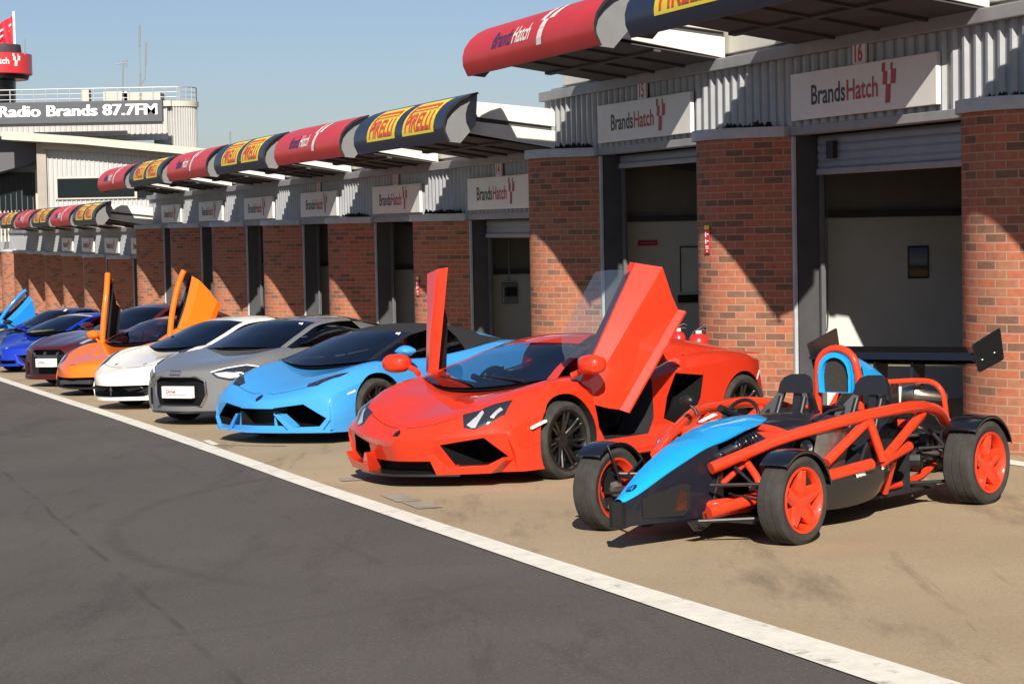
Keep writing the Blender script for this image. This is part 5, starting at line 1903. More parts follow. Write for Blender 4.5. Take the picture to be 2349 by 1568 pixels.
        pod.grid([[rows[-1][i], (s_ * .35, 1.42, rows[-1][i][2])] for i in range(5)])
        pod.build('side_pod', BK, root, smooth=50)
        bul = MB()
        bul.prism([(1.02, .40), (1.14, .56), (1.24, .60), (1.33, .42), (1.30, .30)], 'x', s_ * .60, s_ * .63)
        bul.build('pod_shoulder', BK, root, bevel=.01)
        for tx, y0, z0, hh in (('www.', .86, .335, .034), ('co.uk', 1.15, .362, .030)):
            tt = text2d(tx, hh * 1.3, 1.0, 0.05, .003)
            w1 = width(tt)[1]
            lm = MB()
            def f(x, y, y0=y0, z0=z0):
                yy = y0 + (x if s_ > 0 else w1 - x)
                xx = .69 + .026 * max(0, min(1, (yy - .80) / .3)) - .055 * max(0, (yy - 1.18) / .14) + .006
                return (s_ * xx, yy, z0 + y + .028 * (yy - y0) / .3)
            put_text(lm, tt, f)
            lm.build('lettering', MT['white'], root)
    # space frame
    fr = MB()
    def T_(pts, r=.040, n=5, seg=12, lift=None):
        for s_ in (1, -1):
            if s_ < 0 and lift: pts = [(x, y, z + l) for (x, y, z), l in zip(pts, lift)]
            p = cr([(x * s_, y, z) for x, y, z in pts], n) if len(pts) > 2 else pts and [(x * s_, y, z) for x, y, z in pts]
            fr.tube(p, r, seg)
    T_([(.225, -.14, .478), (.34, .14, .562), (.45, .41, .64), (.65, .90, .73), (.715, 1.25, .757), (.725, 1.55, .762), (.70, 1.80, .738), (.66, 2.02, .69), (.60, 2.20, .615), (.53, 2.42, .515), (.44, 2.56, .44)], .041, lift=[.075, .065, .04, .02, 0, 0, 0, 0, 0, 0, 0])
    T_([(.46, .43, .645), (.30, .48, .672), (.12, .52, .685)], .036)
    T_([(.30, -.28, .205), (.48, .2, .29), (.62, .60, .362), (.72, 1.02, .412)], .041)
    T_([(.60, .655, .455), (.685, 1.06, .71)], .034)
    T_([(.695, 1.05, .705), (.725, 1.16, .425)], .031)
    T_([(.725, 1.16, .425), (.69, 1.75, .70)], .034)
    T_([(.725, 1.155, .42), (.69, 1.56, .482)], .038)
    T_([(.645, 1.85, .67), (.66, 1.50, .52)], .020)
    T_([(.30, .15, .50), (.42, .12, .37), (.42, .1, .25)], .026)
    T_([(.30, .17, .50), (.22, -.02, .36)], .020)
    T_([(.14, -.10, .215), (.22, -.10, .235), (.36, .12, .255)], .034)
    T_([(.22, -.22, .175), (.34, .02, .20), (.44, .25, .20)], .030)
    T_([(.44, 2.54, .44), (.40, 2.2, .20), (.46, 1.45, .17)], .030)
    T_([(.66, 1.40, .40), (.52, 1.50, .16)], .028)
    fr.tube([(-.46, .43, .64), (.46, .43, .64)], .03, 10)
    fr.tube([(-.66, 2.02, .69), (.66, 2.02, .69)], .024, 10)
    fr.tube([(-.44, 2.55, .44), (.44, 2.55, .44)], .026, 10)
    fr.tube([(-.56, 1.78, .62), (.56, 1.78, .62)], .03, 10)
    for s_ in (1, -1):
        fr.tube(cr([(.18 * s_, 2.12, .885), (.30 * s_, 2.30, .885), (.375 * s_, 2.43, .865), (.44 * s_, 2.46, .79), (.50 * s_, 2.40, .66), (.55 * s_, 2.33, .57)], 5), .021, 10)
    fr.build('space_frame', P_TUBE, root, smooth=50)
    hp = MB()
    hoop = [(-.185, 1.76, .60), (-.18, 1.75, .80), (-.172, 1.745, .98)] + [(-.165 * cos(pi * k / 10), 1.74, 1.01 + .145 * sin(pi * k / 10)) for k in range(11)] + [(.172, 1.745, .98), (.18, 1.75, .80), (.185, 1.76, .60)]
    hp.tube(hoop, .028, 12)
    hp.build('roll_hoop', P_TUBE, root, smooth=50)
    # intake scoop behind the hoop
    ring = [(-.138, .835)] + [(-.142, .98)] + [(-.136 * cos(pi * k / 12), 1.00 + .128 * sin(pi * k / 12)) for k in range(13)] + [(.142, .98), (.138, .835)]
    back = []
    for x, z in ring:
        back.append((x * .42, 2.36, .835 + (z - .835) * .16))
    so = MB()
    n = len(ring)
    rows = []
    for k in range(9):
        u = k / 8
        yy = 1.705 + .655 * u
        e = u ** 1.7
        rows.append([(x + (bx - x) * e, yy, z + (bz - z) * e) for (x, z), (bx, _, bz) in zip(ring, back)])
    so.grid([[tuple(p) for p in r] for r in rows], 0, True)
    inner = [(x * .82, .86 + (z - .86) * .86 + .0) for x, z in ring]
    so.add([(x, 1.700, z) for x, z in ring] + [(x, 1.700, z) for x, z in inner], [(i, (i + 1) % n, (i + 1) % n + n, i + n) for i in range(n)])
    so.add([(x, 1.700, z) for x, z in inner] + [(x * .97, 1.74, z) for x, z in inner], [(i, (i + 1) % n, (i + 1) % n + n, i + n) for i in range(n)])
    so.add(rows[-1], [tuple(range(n))])
    sco = so.build('air_scoop', P_NOSE, root, smooth=40)
    g = MB()
    g.add([(x * .98, 1.735, z) for x, z in inner], [tuple(range(n))])
    g.build('scoop_mesh', mat('rusty_mesh', (.030, .024, .016), .6, bump=(200, 1.0), noise=(60, .5)), sco)
    for s_ in (1, -1):
        ta = text2d('A', .10, .75, 0, .004)
        a, b = width(ta)
        tm = MB()
        put_text(tm, ta, lambda x, y: (s_ * (.144 - .08 * ((1.83 + (x if s_ > 0 else -x) - 1.705) / .655) ** 1.7), 1.83 + (x if s_ > 0 else b - x) * .9, .945 + y))
        tm.build('emblem_letter', MT['blktxt'], sco)
    # seats
    for x0 in (.325, -.325):
        st = MB()
        L_ = lambda z: .05 * (z - .62) / .34
        outline = [(-.20, .60), (-.205, .70), (-.165, .78), (-.135, .83), (-.125, .90), (-.095, .945), (-.04, .962), (.04, .962), (.095, .945), (.125, .90), (.135, .83), (.165, .78), (.205, .70), (.20, .60)]
        # plate built as strips so the two slots stay open
        def plate_(poly):
            m = len(poly)
            vs = [(x0 + x, 1.66 + L_(z) + .06 * (x / .2) ** 2 * -1, z) for x, z in poly] + [(x0 + x, 1.69 + L_(z) + .06 * (x / .2) ** 2 * -1, z) for x, z in poly]
            st.add(vs, [tuple(range(m)), tuple(range(2 * m - 1, m - 1, -1))] + [(i, i + m, (i + 1) % m + m, (i + 1) % m) for i in range(m)])
        plate_([(-.145, .83), (-.135, .90), (-.105, .945), (-.05, .965), (.05, .965), (.105, .945), (.135, .90), (.145, .83)])
        plate_([(-.185, .78), (-.145, .83), (-.10, .83), (-.115, .775), (-.135, .72), (-.14, .60), (-.27, .60), (-.25, .70)])
        plate_([(.185, .78), (.25, .70), (.27, .60), (.14, .60), (.135, .72), (.115, .775), (.10, .83), (.145, .83)])
        plate_([(-.028, .83), (.028, .83), (.034, .72), (-.034, .72)])
        plate_([(-.14, .72), (-.034, .72), (.034, .72), (.135, .72), (.14, .60), (-.14, .60)])
        st.prism([(1.66, .62), (1.20, .24), (1.20, .20), (1.70, .58)], 'x', x0 - .20, x0 + .20)
        for q in (-.21, .19):
            st.prism([(1.68, .70), (1.62, .72), (1.15, .34), (1.15, .20), (1.30, .2)], 'x', x0 + q, x0 + q + .02)
        st.build('seat', BK, root, smooth=35)
        hb = MB()
        hb.tube([(x0 - .10, 1.64, .80), (x0 - .11, 1.50, .52), (x0 - .08, 1.35, .30)], .022, 8)
        hb.tube([(x0 + .10, 1.64, .80), (x0 + .11, 1.50, .52), (x0 + .08, 1.35, .30)], .022, 8)
        hb.build('harness', MT['black'], root, smooth=50)
    steering(root, -.32, .98, .70, .14)
    # engine, gearbox, exhaust
    en = MB()
    en.box(-.34, .30, 1.92, 2.36, .22, .60)
    en.box(-.30, .26, 1.96, 2.30, .60, .70)
    en.box(-.10, .42, 2.36, 2.66, .20, .50)
    en.tube([(.30, 2.05, .33), (.46, 2.12, .33)], .085, 14)
    en.tube([(.30, 2.28, .44), (.44, 2.30, .44)], .06, 14)
    en.build('engine', MT['black'], root, bevel=.02)
    eg = MB()
    for z in (.28, .33, .38, .43, .48):
        eg.box(.30, .37, 1.96, 2.32, z, z + .022)
    eg.box(-.1, .46, 2.40, 2.60, .40, .47)
    eg.tube([(.44, 2.05, .36), (.50, 2.30, .36), (.44, 2.45, .50)], .022, 8)
    eg.build('gearbox_case', MT['alu'], root, bevel=.006)
    ex = MB()
    ex.tube([(.02, 2.40, .775), (.24, 2.44, .775)], .085, 20)
    ex.tube([(.24, 2.44, .775), (.30, 2.45, .76), (.46, 2.48, .745)], [.07, .045, .04], 16)
    ex.tube(cr([(-.20, 2.30, .60), (-.12, 2.44, .70), (.02, 2.42, .775)], 5), .035, 10)
    ex.build('exhaust', MT['steel'], root, smooth=50)
    fn2 = MB()
    fn2.prism([(2.19, .72), (2.23, .72), (2.26, .90), (2.24, .90)], 'x', .20, .225)
    fn2.build('heat_shield', MT['white'], root)
    rd = MB()
    rd.prism([(1.95, .60), (2.2, .70), (2.2, .88), (1.95, .80)], 'x', .20, .23)
    rd.build('intake_box', BK, root)
    # suspension
    su = MB()
    for s_ in (1, -1):
        for a_, b_, r_ in (((.26, -.20, .375), (.72, .0, .385), .013), ((.36, .30, .37), (.72, .02, .385), .013), ((.26, -.34, .155), (.72, -.02, .17), .014), ((.42, .34, .16), (.72, .02, .17), .014), ((.28, -.02, .30), (.72, -.08, .26), .010), ((.20, .04, .54), (.66, .02, .20), .011),
                           ((.50, 2.0, .42), (.74, 2.32, .42), .013), ((.46, 2.58, .40), (.74, 2.36, .42), .013), ((.46, 1.92, .175), (.74, 2.32, .17), .014), ((.42, 2.62, .18), (.74, 2.36, .17), .014), ((.30, 2.36, .30), (.76, 2.345, .30), .022), ((.5, 2.15, .55), (.72, 2.32, .22), .014)):
            su.tube([(a_[0] * s_, a_[1], a_[2]), (b_[0] * s_, b_[1], b_[2])], r_, 8)
        su.box(min(.70 * s_, .76 * s_), max(.70 * s_, .76 * s_), -.05, .05, .15, .41)
        su.box(min(.70 * s_, .76 * s_), max(.70 * s_, .76 * s_), 2.295, 2.395, .15, .44)
    su.build('wishbones', MT['black'], root, smooth=40)
    hub = MB()
    for s_ in (1, -1):
        hub.tube([(.665 * s_, -.02, .27), (.70 * s_, .0, .30)], .05, 12)
        hub.tube([(.66 * s_, .06, .22), (.69 * s_, .02, .34)], .018, 8)
        hub.tube([(.67 * s_, -.10, .17), (.67 * s_, -.02, .19)], .022, 8)
    hub.build('upright', MT['alu'], root, smooth=40)
    for s_ in (1, -1):
        dm = MB()
        a_, b_ = Vector((.205 * s_, -.03, .545)), Vector((.225 * s_, .40, .645))
        dm.tube([a_, a_.lerp(b_, .55)], .021, 12)
        dm.tube([a_.lerp(b_, .5), b_], .012, 8)
        do = dm.build('damper', MT['rimgry'], root, smooth=50)
        cs = MB()
        cs.tube([a_.lerp(b_, .02), a_.lerp(b_, .10)], .026, 12)
        cs.tube([a_.lerp(b_, .40), a_.lerp(b_, .46)], .036, 14)
        cs.build('collar', MT['chrome'], do, smooth=50)
        sg = MB()
        d_ = (b_ - a_).normalized()
        e1 = d_.cross(Vector((0, 0, 1))).normalized()
        e2 = e1.cross(d_)
        sg.tube([a_.lerp(b_, .46 + .5 * k / 80) + (e1 * cos(2 * pi * 6 * k / 80) + e2 * sin(2 * pi * 6 * k / 80)) * .033 for k in range(81)], .0085, 6)
        sg.build('coil_spring', MT['gblack'], do, smooth=60)
        # round lamps
    for lx, ly, lz, rr_ in ((.40, .72, .545, .050), (-.34, .06, .60, .034)):
        lm = MB()
        lm.lathe([(0, .012), (rr_ * .6, .008), (rr_, .0), (rr_ * 1.12, .0), (rr_ * 1.15, .03), (rr_ * .9, .08), (0, .10)], 24, 'y', 0, (lx, ly, lz))
        lo = lm.build('lamp', MT['black'], root, smooth=40)
        le = MB()
        le.lathe([(0, -.006), (rr_ * .6, -.003), (rr_ * .98, .004)], 24, 'y', 0, (lx, ly - .004, lz))
        le.build('lamp_lens', MT['lampw'], lo, smooth=60)
    # mirrors on stalks
    for s_ in (1, -1):
        mm = MB()
        mm.tube([(-.33 * s_, .47, .765), (-.345 * s_, .47, .80), (-.40 * s_, .46, .845)], .012, 8)
        rows = []
        for dd, h_, w_ in ((0, .02, .035), (.012, .034, .055), (.04, .036, .058), (.05, .03, .05)):
            rows.append([(-.405 * s_ + w_ * cos(a), .43 + dd, .865 + h_ * sin(a)) for a in [2 * pi * k / 16 for k in range(16)]])
        mm.grid(rows, 0, True)
        mm.add(rows[0], [tuple(range(16))]); mm.add(rows[-1], [tuple(range(15, -1, -1))])
        if s_ > 0:
            mm.build('mirror', MT['black'], root, smooth=50)
        else:
            mm2 = MB()
            mm2.tube([(.42, .78, .72), (.46, .92, .775), (.50, 1.04, .79)], [.014, .012, .02], 8)
            mm2.build('mirror', MT['black'], root, smooth=50)
    ws = MB()
    ws.prism([(.62, .755), (.61, .765), (.44, .725), (.44, .72)], 'x', -.300, -.265)
    ws.build('aero_screen', MT['white'], root)
    # mudguards hugging the tyres
    def guard(x0, y0, z0, r, w, a0, a1):
        for s_ in (1, -1):
            m = MB()
            rows = []
            for k in range(19):
                a = R(a0 + (a1 - a0) * k / 18)
                row = []
                for u, dr in ((-1, -.018), (-.96, .0), (-.5, .006), (0, .008), (.5, .006), (.96, .0), (1, -.018)):
                    row.append((s_ * (x0 + w / 2 * u), y0 - (r + dr) * cos(a), z0 + (r + dr) * sin(a)))
                rows.append(row)
            m.grid(rows)
            o = m.build('mudguard', GB, root, smooth=50)
            sd = o.modifiers.new('thick', 'SOLIDIFY')
            sd.thickness = .006
            st_ = MB()
            st_.tube([(s_ * (x0 - w / 2 + .01), y0 - r * cos(R(70)), z0 + r * sin(R(70)) + .005), (s_ * (x0 - w / 2 - .035), y0 - .10, z0 + .20), (s_ * (x0 - w / 2 - .02), y0 - .03, z0 + .06)], .009, 8)
            st_.tube([(s_ * (x0 - w / 2 + .01), y0 - r * cos(R(140)), z0 + r * sin(R(140)) + .005), (s_ * (x0 - w / 2 - .03), y0 + .22, z0 + .18), (s_ * (x0 - w / 2 - .02), y0 + .05, z0 + .08)], .009, 8)
            st_.build('mudguard_stay', MT['black'], o, smooth=50)
    guard(.765, 0, .288, .318, .215, 48, 168)
    guard(.775, 2.345, .305, .335, .255, 46, 160)
    # rear wing
    wg = MB()
    prof = [(2.52, 1.025), (2.58, 1.075), (2.74, 1.09), (2.90, 1.10), (2.92, 1.09), (2.76, 1.045), (2.60, .995)]
    WX = -.055
    wg.prism(prof, 'x', WX - .715, WX + .715)
    prof2 = [(2.80, 1.00), (2.90, 1.02), (2.92, 1.01), (2.82, .985)]
    wg.prism([(2.56, .985), (2.66, .99), (2.80, 1.0), (2.80, .985), (2.66, .965)], 'x', WX - .715, WX + .715)
    wo_ = wg.build('rear_wing', GB, root, smooth=30, bevel=.003)
    for s_ in (1, -1):
        ep = MB()
        ep.prism([(2.53, 1.145), (2.52, 1.13), (2.60, .935), (2.625, .93), (2.97, 1.0), (2.98, 1.02), (2.935, 1.235), (2.92, 1.24)], 'x', WX + s_ * .713, WX + s_ * .725)
        ep.build('wing_endplate', BK, wo_, bevel=.003)
        bt = MB()
        for y_, z_ in ((2.66, 1.02), (2.84, 1.06)):
            bt.tube([(WX + s_ * .725, y_, z_), (WX + s_ * .731, y_, z_)], .008, 8)
        bt.build('wing_bolt', MT['chrome'], wo_)
        py = MB()
        py.prism([(2.60, 1.03), (2.78, 1.05), (2.72, .70), (2.60, .62), (2.54, .62)], 'x', WX + s_ * .15, WX + s_ * .175)
        py.build('wing_pylon', BK, wo_)
    df = MB()
    df.box(-.30, .16, 2.60, 2.74, .855, .862)
    df.build('gurney_plate', MT['alu'], wo_)
    add_wheels(root, [(.765, 0, .288, .195, .212), (.775, 2.345, .304, .245, .218)], P_TUBE, 'star')
    return root
track_car()
# ------------------------------------------------------------------ small things round the garages
def extinguisher(x, y, h, r, label, z):
    e = empty('fire_extinguisher', (x, y, z))
    tag(e, label, 'fire extinguisher', 'pair of red fire extinguishers')
    b = MB()
    b.lathe([(0, 0), (r * .95, 0), (r, .02), (r, h * .70), (r * .9, h * .78), (r * .55, h * .85), (r * .28, h * .87), (0, h * .87)], 24, 'z')
    b.build('bottle', mat('extinguisher_red', (.55, .02, .02), .3, coat=.6) if 'extinguisher_red' not in bpy.data.materials else bpy.data.materials['extinguisher_red'], e, smooth=40)
    n = MB()
    n.tube([(0, 0, h * .86), (0, 0, h * .92)], r * .30, 12)
    n.build('neck', MT['white'], e)
    v = MB()
    v.tube([(-.02, 0, h * .93), (.05, 0, h * 1.0), (.09, 0, h * .98)], .012, 8)
    v.tube([(-.02, 0, h * .93), (.08, 0, h * .92)], .010, 8)
    v.tube(cr([(-.01, 0, h * .92), (-.06, 0, h * .88), (-r - .01, -.02, h * .6), (-r - .005, -.03, h * .25)], 5), .012, 8)
    v.build('valve_and_hose', MT['black'], e, smooth=50)
def fac(s, out, z=0):
    p = st2w(s, D0 - out)
    p.z = z
    return p
st_ = fac(21.80, .80)
stz = gh(st_.x, st_.y) + .004
sd = empty('extinguisher_stand', (st_.x, st_.y, stz))
tag(sd, 'red stand carrying two fire extinguishers in front of the brick pier', 'stand')
b = MB()
b.box(-.26, .26, -.10, .10, .40, .425)
b.box(-.24, -.20, -.02, .02, .012, .40); b.box(.20, .24, -.02, .02, .012, .40)
b.box(-.28, .28, -.14, .14, 0, .012)
b.build('frame', mat('stand_red', (.50, .02, .02), .4), sd, bevel=.004)
extinguisher(st_.x - .125, st_.y, .58, .082, 'slim red fire extinguisher beside the brick pier, left of its fatter twin', stz + .425)
extinguisher(st_.x + .09, st_.y - .02, .55, .115, 'fat red fire extinguisher by the brick pier, right of its slimmer twin', stz + .425)

def wall_sign(name, M, w, h, parts, label, cat='sign', group=None):
    """flat board in its own frame: x right, z up, faces -y"""
    e = empty(name, M=M)
    tag(e, label, cat, group)
    b = MB()
    b.box(-w / 2, w / 2, -.008, .004, -h / 2, h / 2)
    b.build('board', parts[0], e, bevel=.002)
    return e
def pier_frame(sj, z, u):
    """frame on the flat-and-curved face of the pier whose jamb stands at s=sj; u = metres along the face from the jamb"""
    L_ = 0
    for a, b in zip(PLAN, PLAN[1:]):
        l = (b - a).length
        if L_ + l >= u:
            k = (u - L_) / l
            q = a.lerp(b, k)
            d = (a - b).normalized()
            break
        L_ += l
    n = Vector((-d.y, d.x))
    if n.y > 0: n = -n
    x_ax = ROW * -1
    X = (x_ax * d.x + OUT * d.y)
    N = (x_ax * n.x + OUT * n.y)
    o = st2w(sj, D0) + x_ax * q.x + OUT * q.y + N * .014
    return Matrix(((X.x, -N.x, 0, o.x), (X.y, -N.y, 0, o.y), (0, 0, 1, z), (0, 0, 0, 1)))
SGR = mat('sign_red', (.52, .02, .025), .5)
for sj, z in ((S0, 1.90), (S0 + 2 * BAY, 1.16)):
    far = sj > 25
    e = wall_sign('fire_notice', pier_frame(sj, z, 1.06) @ Matrix.Scale(.66, 4), .14, .46, [SGR], 'small red fire notice on the brick pier ' + ('behind the raised left hand door' if far else 'between the two open garages'), 'sign', 'fire notices on the brick piers')
    y = MB(); y.box(-.07, .07, -.011, -.0085, .165, .23); y.build('yellow_band', M_YEL, e)
    w = MB()
    for zz in (.075, -.035):
        n = 14
        w.add([(-.035 + .022 * cos(2 * pi * k / n), -.0105, zz + .045 * sin(2 * pi * k / n)) for k in range(n)], [tuple(range(n))])
        w.box(.0, .05, -.011, -.009, zz - .005, zz + .02)
    w.box(-.045, .045, -.011, -.009, -.125, -.105)
    w.box(-.045, .045, -.011, -.009, -.155, -.14)
    w.box(-.02, .02, -.011, -.009, -.20, -.18)
    w.build('white_print', MT['white'], e)
def part_M(s, depth, z):
    """frame on the partition wall of the bay at s, `depth` metres inside"""
    p = st2w(s, D0 + depth) - ROW * .0
    X, N = OUT, ROW * -1
    o = st2w(s + .70, D0 + depth) + N * .012
    return Matrix(((X.x, -N.x, 0, o.x), (X.y, -N.y, 0, o.y), (0, 0, 1, z), (0, 0, 0, 1)))
# framed poster in garage 16
e = wall_sign('framed_poster', part_M(S0, 1.80, 1.60), .26, .36, [MT['rimgry']], 'small framed landscape poster on the inner wall of the nearest open garage', 'poster')
q = MB(); q.box(-.11, .11, -.011, -.009, -.155, .155)
pm = mat('poster_print', (.10, .10, .09), .4)
t = pm.node_tree
tcn, sx, rp = t.nodes.new('ShaderNodeTexCoord'), t.nodes.new('ShaderNodeSeparateXYZ'), t.nodes.new('ShaderNodeValToRGB')
t.links.new(tcn.outputs['Object'], sx.inputs[0])
mp = t.nodes.new('ShaderNodeMapRange')
mp.inputs[1].default_value, mp.inputs[2].default_value = -.18, .18
t.links.new(sx.outputs[2], mp.inputs[0])
nz = t.nodes.new('ShaderNodeTexNoise'); nz.inputs['Scale'].default_value = 18
ad = t.nodes.new('ShaderNodeMath'); ad.operation = 'MULTIPLY_ADD'; ad.inputs[1].default_value = .35
t.links.new(nz.outputs['Fac'], ad.inputs[0]); t.links.new(mp.outputs[0], ad.inputs[2])
t.links.new(ad.outputs[0], rp.inputs[0])
el = rp.color_ramp.elements
el[0].color, el[1].color = (.16, .13, .07, 1), (.14, .20, .30, 1)
for pp, cc in ((.38, (.30, .22, .10)), (.52, (.05, .06, .03)), (.66, (.30, .34, .40))):
    el.new(pp).color = (*cc, 1)
t.links.new(rp.outputs[0], t.nodes['Principled BSDF'].inputs['Base Color'])
q.build('print', pm, e)
# red notice, white board frame and cable rail in garage 15
e = wall_sign('red_notice', part_M(S0 + BAY, .88, 1.82), .28, .07, [SGR], 'narrow red notice on the wall inside garage 15')
w = MB(); w.box(-.11, .11, -.011, -.009, -.010, .010); w.build('white_print', mat('dull_print', (.35, .2, .2), .6), e)
e = empty('wall_board', M=part_M(S0 + BAY, 1.58, 1.45) @ Matrix.Scale(.7, 4))
tag(e, 'pale board with thin dark frame on the wall inside garage 15', 'notice board')
b = MB(); b.box(-.32, .32, -.012, 0, -.42, .42); b.build('board', M_WALL, e)
f = MB()
f.box(-.34, -.32, -.02, 0, -.42, .44); f.box(-.34, .34, -.02, 0, .42, .45)
f.build('frame', M_DARKW, e)
e = empty('cable_tray', M=part_M(S0 + BAY, 1.6, 1.06))
tag(e, 'dark perforated cable tray along the wall inside garage 15', 'cable tray')
b = MB(); b.box(-.30, .9, -.05, 0, -.05, .05); b.build('tray', MT['black'], e)
# socket box with conduit in garage 14, hanging chain in garage 16
e = empty('socket_box', M=part_M(S0 + 2 * BAY, .80, 1.02))
tag(e, 'grey socket box with dark plug and conduit on the wall inside garage 14', 'socket')
b = MB(); b.box(-.13, .13, -.06, 0, -.17, .17); b.build('box', M_SHUT, e, bevel=.02)
b = MB(); b.box(-.09, .09, -.13, -.06, -.05, .09); b.build('plug', MT['black'], e, bevel=.01)
b = MB(); b.tube([(0, -.02, .17), (0, -.02, 1.5)], .012, 8); b.build('conduit', M_SHUT, e)
e = empty('hoist_chain', M=part_M(S0, .58, 1.25))
tag(e, 'thin looped chain hanging by the inner wall of garage 16', 'chain')
b = MB()
b.tube(cr([(0, -.06, 1.5), (0, -.06, .2), (.005, -.06, -.30), (.04, -.06, -.40), (.075, -.06, -.30), (.08, -.06, .2), (.08, -.06, 1.5)], 5), .005, 6)
b.build('chain', MT['rimgry'], e)
# roller shutters
def shutter(par, s, zc, drop):
    b = MB()
    x0, x1 = -s + .10, -s + BAY - 1.75
    rows = []
    n = int(drop / .075)
    for k in range(n * 4 + 1):
        z = zc - .005 - drop * k / (n * 4)
        rows.append([(x, .20 - .012 * sin(pi * (k % 4) / 4), z) for x in (x0, x1)])
    b.grid(rows)
    b.build('roller_shutter', M_SHUT, par, smooth=40)
    c = MB()
    c.box(x0, x1, .17, .23, zc - drop - .07, zc - drop - .005)
    c.build('shutter_rail', M_TRIM, par, bevel=.01)
shutter(b1, S0, ZC[0], .34)
shutter(b1, S0 - BAY, ZC[0], .34)
shutter(b2, S0 + 2 * BAY, ZC[1], .20)
shutter(b1, S0 + BAY, ZC[0], .10)
b = MB(); b.box(-S0 + .42, -S0 + .56, .12, .18, ZC[0] - .25, ZC[0] - .07); b.build('shutter_sensor', MT['black'], b1, bevel=.01)

# ------------------------------------------------------------------ ground markings near the cars
marking(stq(23.7, 4.37, 22.95, 4.34, .08), M_LINE)
marking(stq(23.06, 4.30, 22.28, 4.95, .045))
M_PATCH = mat('grey_patch', (.33, .31, .27), .8, noise=(6, .15)); worn(M_PATCH, 6, .42, .6, (.25, .19, .12))
for quad in ([(-1.10, 17.62), (-.90, 17.66), (-.74, 17.10), (-.93, 17.06)], [(-.90, 17.05), (-.74, 17.08), (-.55, 16.60), (-.74, 16.55)], [(-1.55, 19.1), (-1.25, 19.15), (-1.3, 18.85), (-1.5, 18.8)]):
    marking(quad, M_PATCH)
M_YM = mat('yellow_mark', (.42, .26, .07), .8, noise=(6, .2)); worn(M_YM, 8, .38, .56, (.25, .19, .12))
marking([(-3.25, 25.45), (-3.05, 25.5), (-2.85, 24.65), (-3.05, 24.6)], M_YM)
marking(stq(13.1, 8.55, 11.0, 8.9, .11), M_LINE)
marking(stq(16.9, 9.35, 10.5, 9.45, .13), M_LINE)

# ------------------------------------------------------------------ the control building beyond
M_WCLAD = mat('white_cladding', (.40, .40, .39), .5, noise=(1.2, .06))
M_CREAM = mat('cream_render', (.46, .43, .36), .65, noise=(1.0, .07))
M_CONCR = mat('weathered_concrete', (.30, .27, .225), .8, noise=(.8, .15))
M_WIN = mat('dark_window', (.008, .012, .014), .25, spec=.15)
M_GRNP = mat('green_panel', (.035, .055, .040), .3)
M_SIGND = mat('sign_charcoal', (.060, .066, .078), .5, noise=(2, .05))
M_RAIL = mat('galvanised_rail', (.34, .35, .36), .45, metal=.5)
YB = 104.0
def px(x, y, Y=YB):
    """where a point of the far facade lies, given the picture's 2349 x 1568 grid"""
    d = fw * 5000 + rt * (x - 1174.5) + up * (784 - y)
    k = Y / d.y
    return Vector((d.x * k, Y, EYE + d.z * k))
def XZ(x, y, Y=YB):
    p = px(x, y, Y)
    return p.x, p.z
cb = empty('control_building', (px(200, 470).x, YB, gh(-20, 104)))
tag(cb, 'white control building with railed roof, dark window band and round corrugated corner', 'building')
off = cb.location.copy()
def cbuild(mb, name, m, parent=None, **k):
    mb.v = [(a - off.x, b - off.y, c - off.z) for a, b, c in mb.v]
    return mb.build(name, m, parent or cb, **k)
def cbox(x0, y0, x1, y1, ya, yb, name, m, Y=YB, **k):
    a, b = XZ(x0, y1, Y), XZ(x1, y0, Y)
    mb = MB(); mb.box(a[0], b[0], ya, yb, a[1], b[1])
    return cbuild(mb, name, m, **k)
def ribbed(x0, y0, x1, y1, Yf, name, m, pitch=.22):
    a, b = XZ(x0, y1, Yf), XZ(x1, y0, Yf)
    mb = MB()
    prof = []
    x = a[0]
    while x < b[0]:
        prof += [(x, Yf), (x + pitch * .55, Yf), (x + pitch * .65, Yf - .05), (x + pitch * .9, Yf - .05)]
        x += pitch
    mb.grid([[(p_, q_, z) for p_, q_ in prof] for z in (a[1], b[1])])
    return cbuild(mb, name, m)
# lower storey: white cladding, long dark window, door end on the left
ribbed(96, 335, 365, 560, YB, 'white_cladding', M_WCLAD)
cbox(128, 402, 330, 458, YB - .14, YB - .06, 'window_frame', M_CREAM)
cbox(134, 407, 309, 454, YB - .17, YB - .12, 'window_band', M_WIN)
cbox(316, 407, 352, 454, YB - .17, YB - .12, 'window_band', M_WIN)
cbox(93, 315, 107, 560, YB - .3, YB - .02, 'corner_post', M_CONCR)
cbox(-60, 330, 92, 560, YB + 3.0, YB + 3.2, 'side_wall', M_SHUT)
cbox(57, 386, 66, 560, YB + 2.7, YB + 2.95, 'door_frame', M_CREAM)
cbox(57, 386, 92, 392, YB + 2.7, YB + 2.95, 'door_frame', M_CREAM)
cbox(66, 394, 92, 560, YB + 2.75, YB + 2.96, 'door', M_GRNP)
for k in range(9):
    cbox(-55 + 13 * k, 392, -49 + 13 * k, 560, YB + 2.9, YB + 2.98, 'window_strip', M_WIN)
# sloping flat roof with deep fascia
def slab(pts_top, pts_bot, ya, yb, name, m):
    mb = MB()
    P_ = [XZ(*p) for p in pts_top] + [XZ(*p) for p in reversed(pts_bot)]
    mb.prism(P_, 'y', ya, yb)
    return cbuild(mb, name, m)
slab([(17, 303), (200, 316), (500, 345)], [(17, 322), (200, 333), (500, 362)], YB - 1.2, YB + 7, 'roof_fascia', M_CREAM)
slab([(100, 325), (300, 340), (500, 360)], [(100, 342), (300, 355), (500, 372)], YB - .6, YB + 6, 'roof_soffit', M_CONCR)
slab([(-80, 345), (17, 305), (110, 327)], [(-80, 410), (40, 378), (110, 352)], YB + 1.3, YB + 2.6, 'verandah_roof', mat('verandah_shade', (.09, .09, .10), .8))
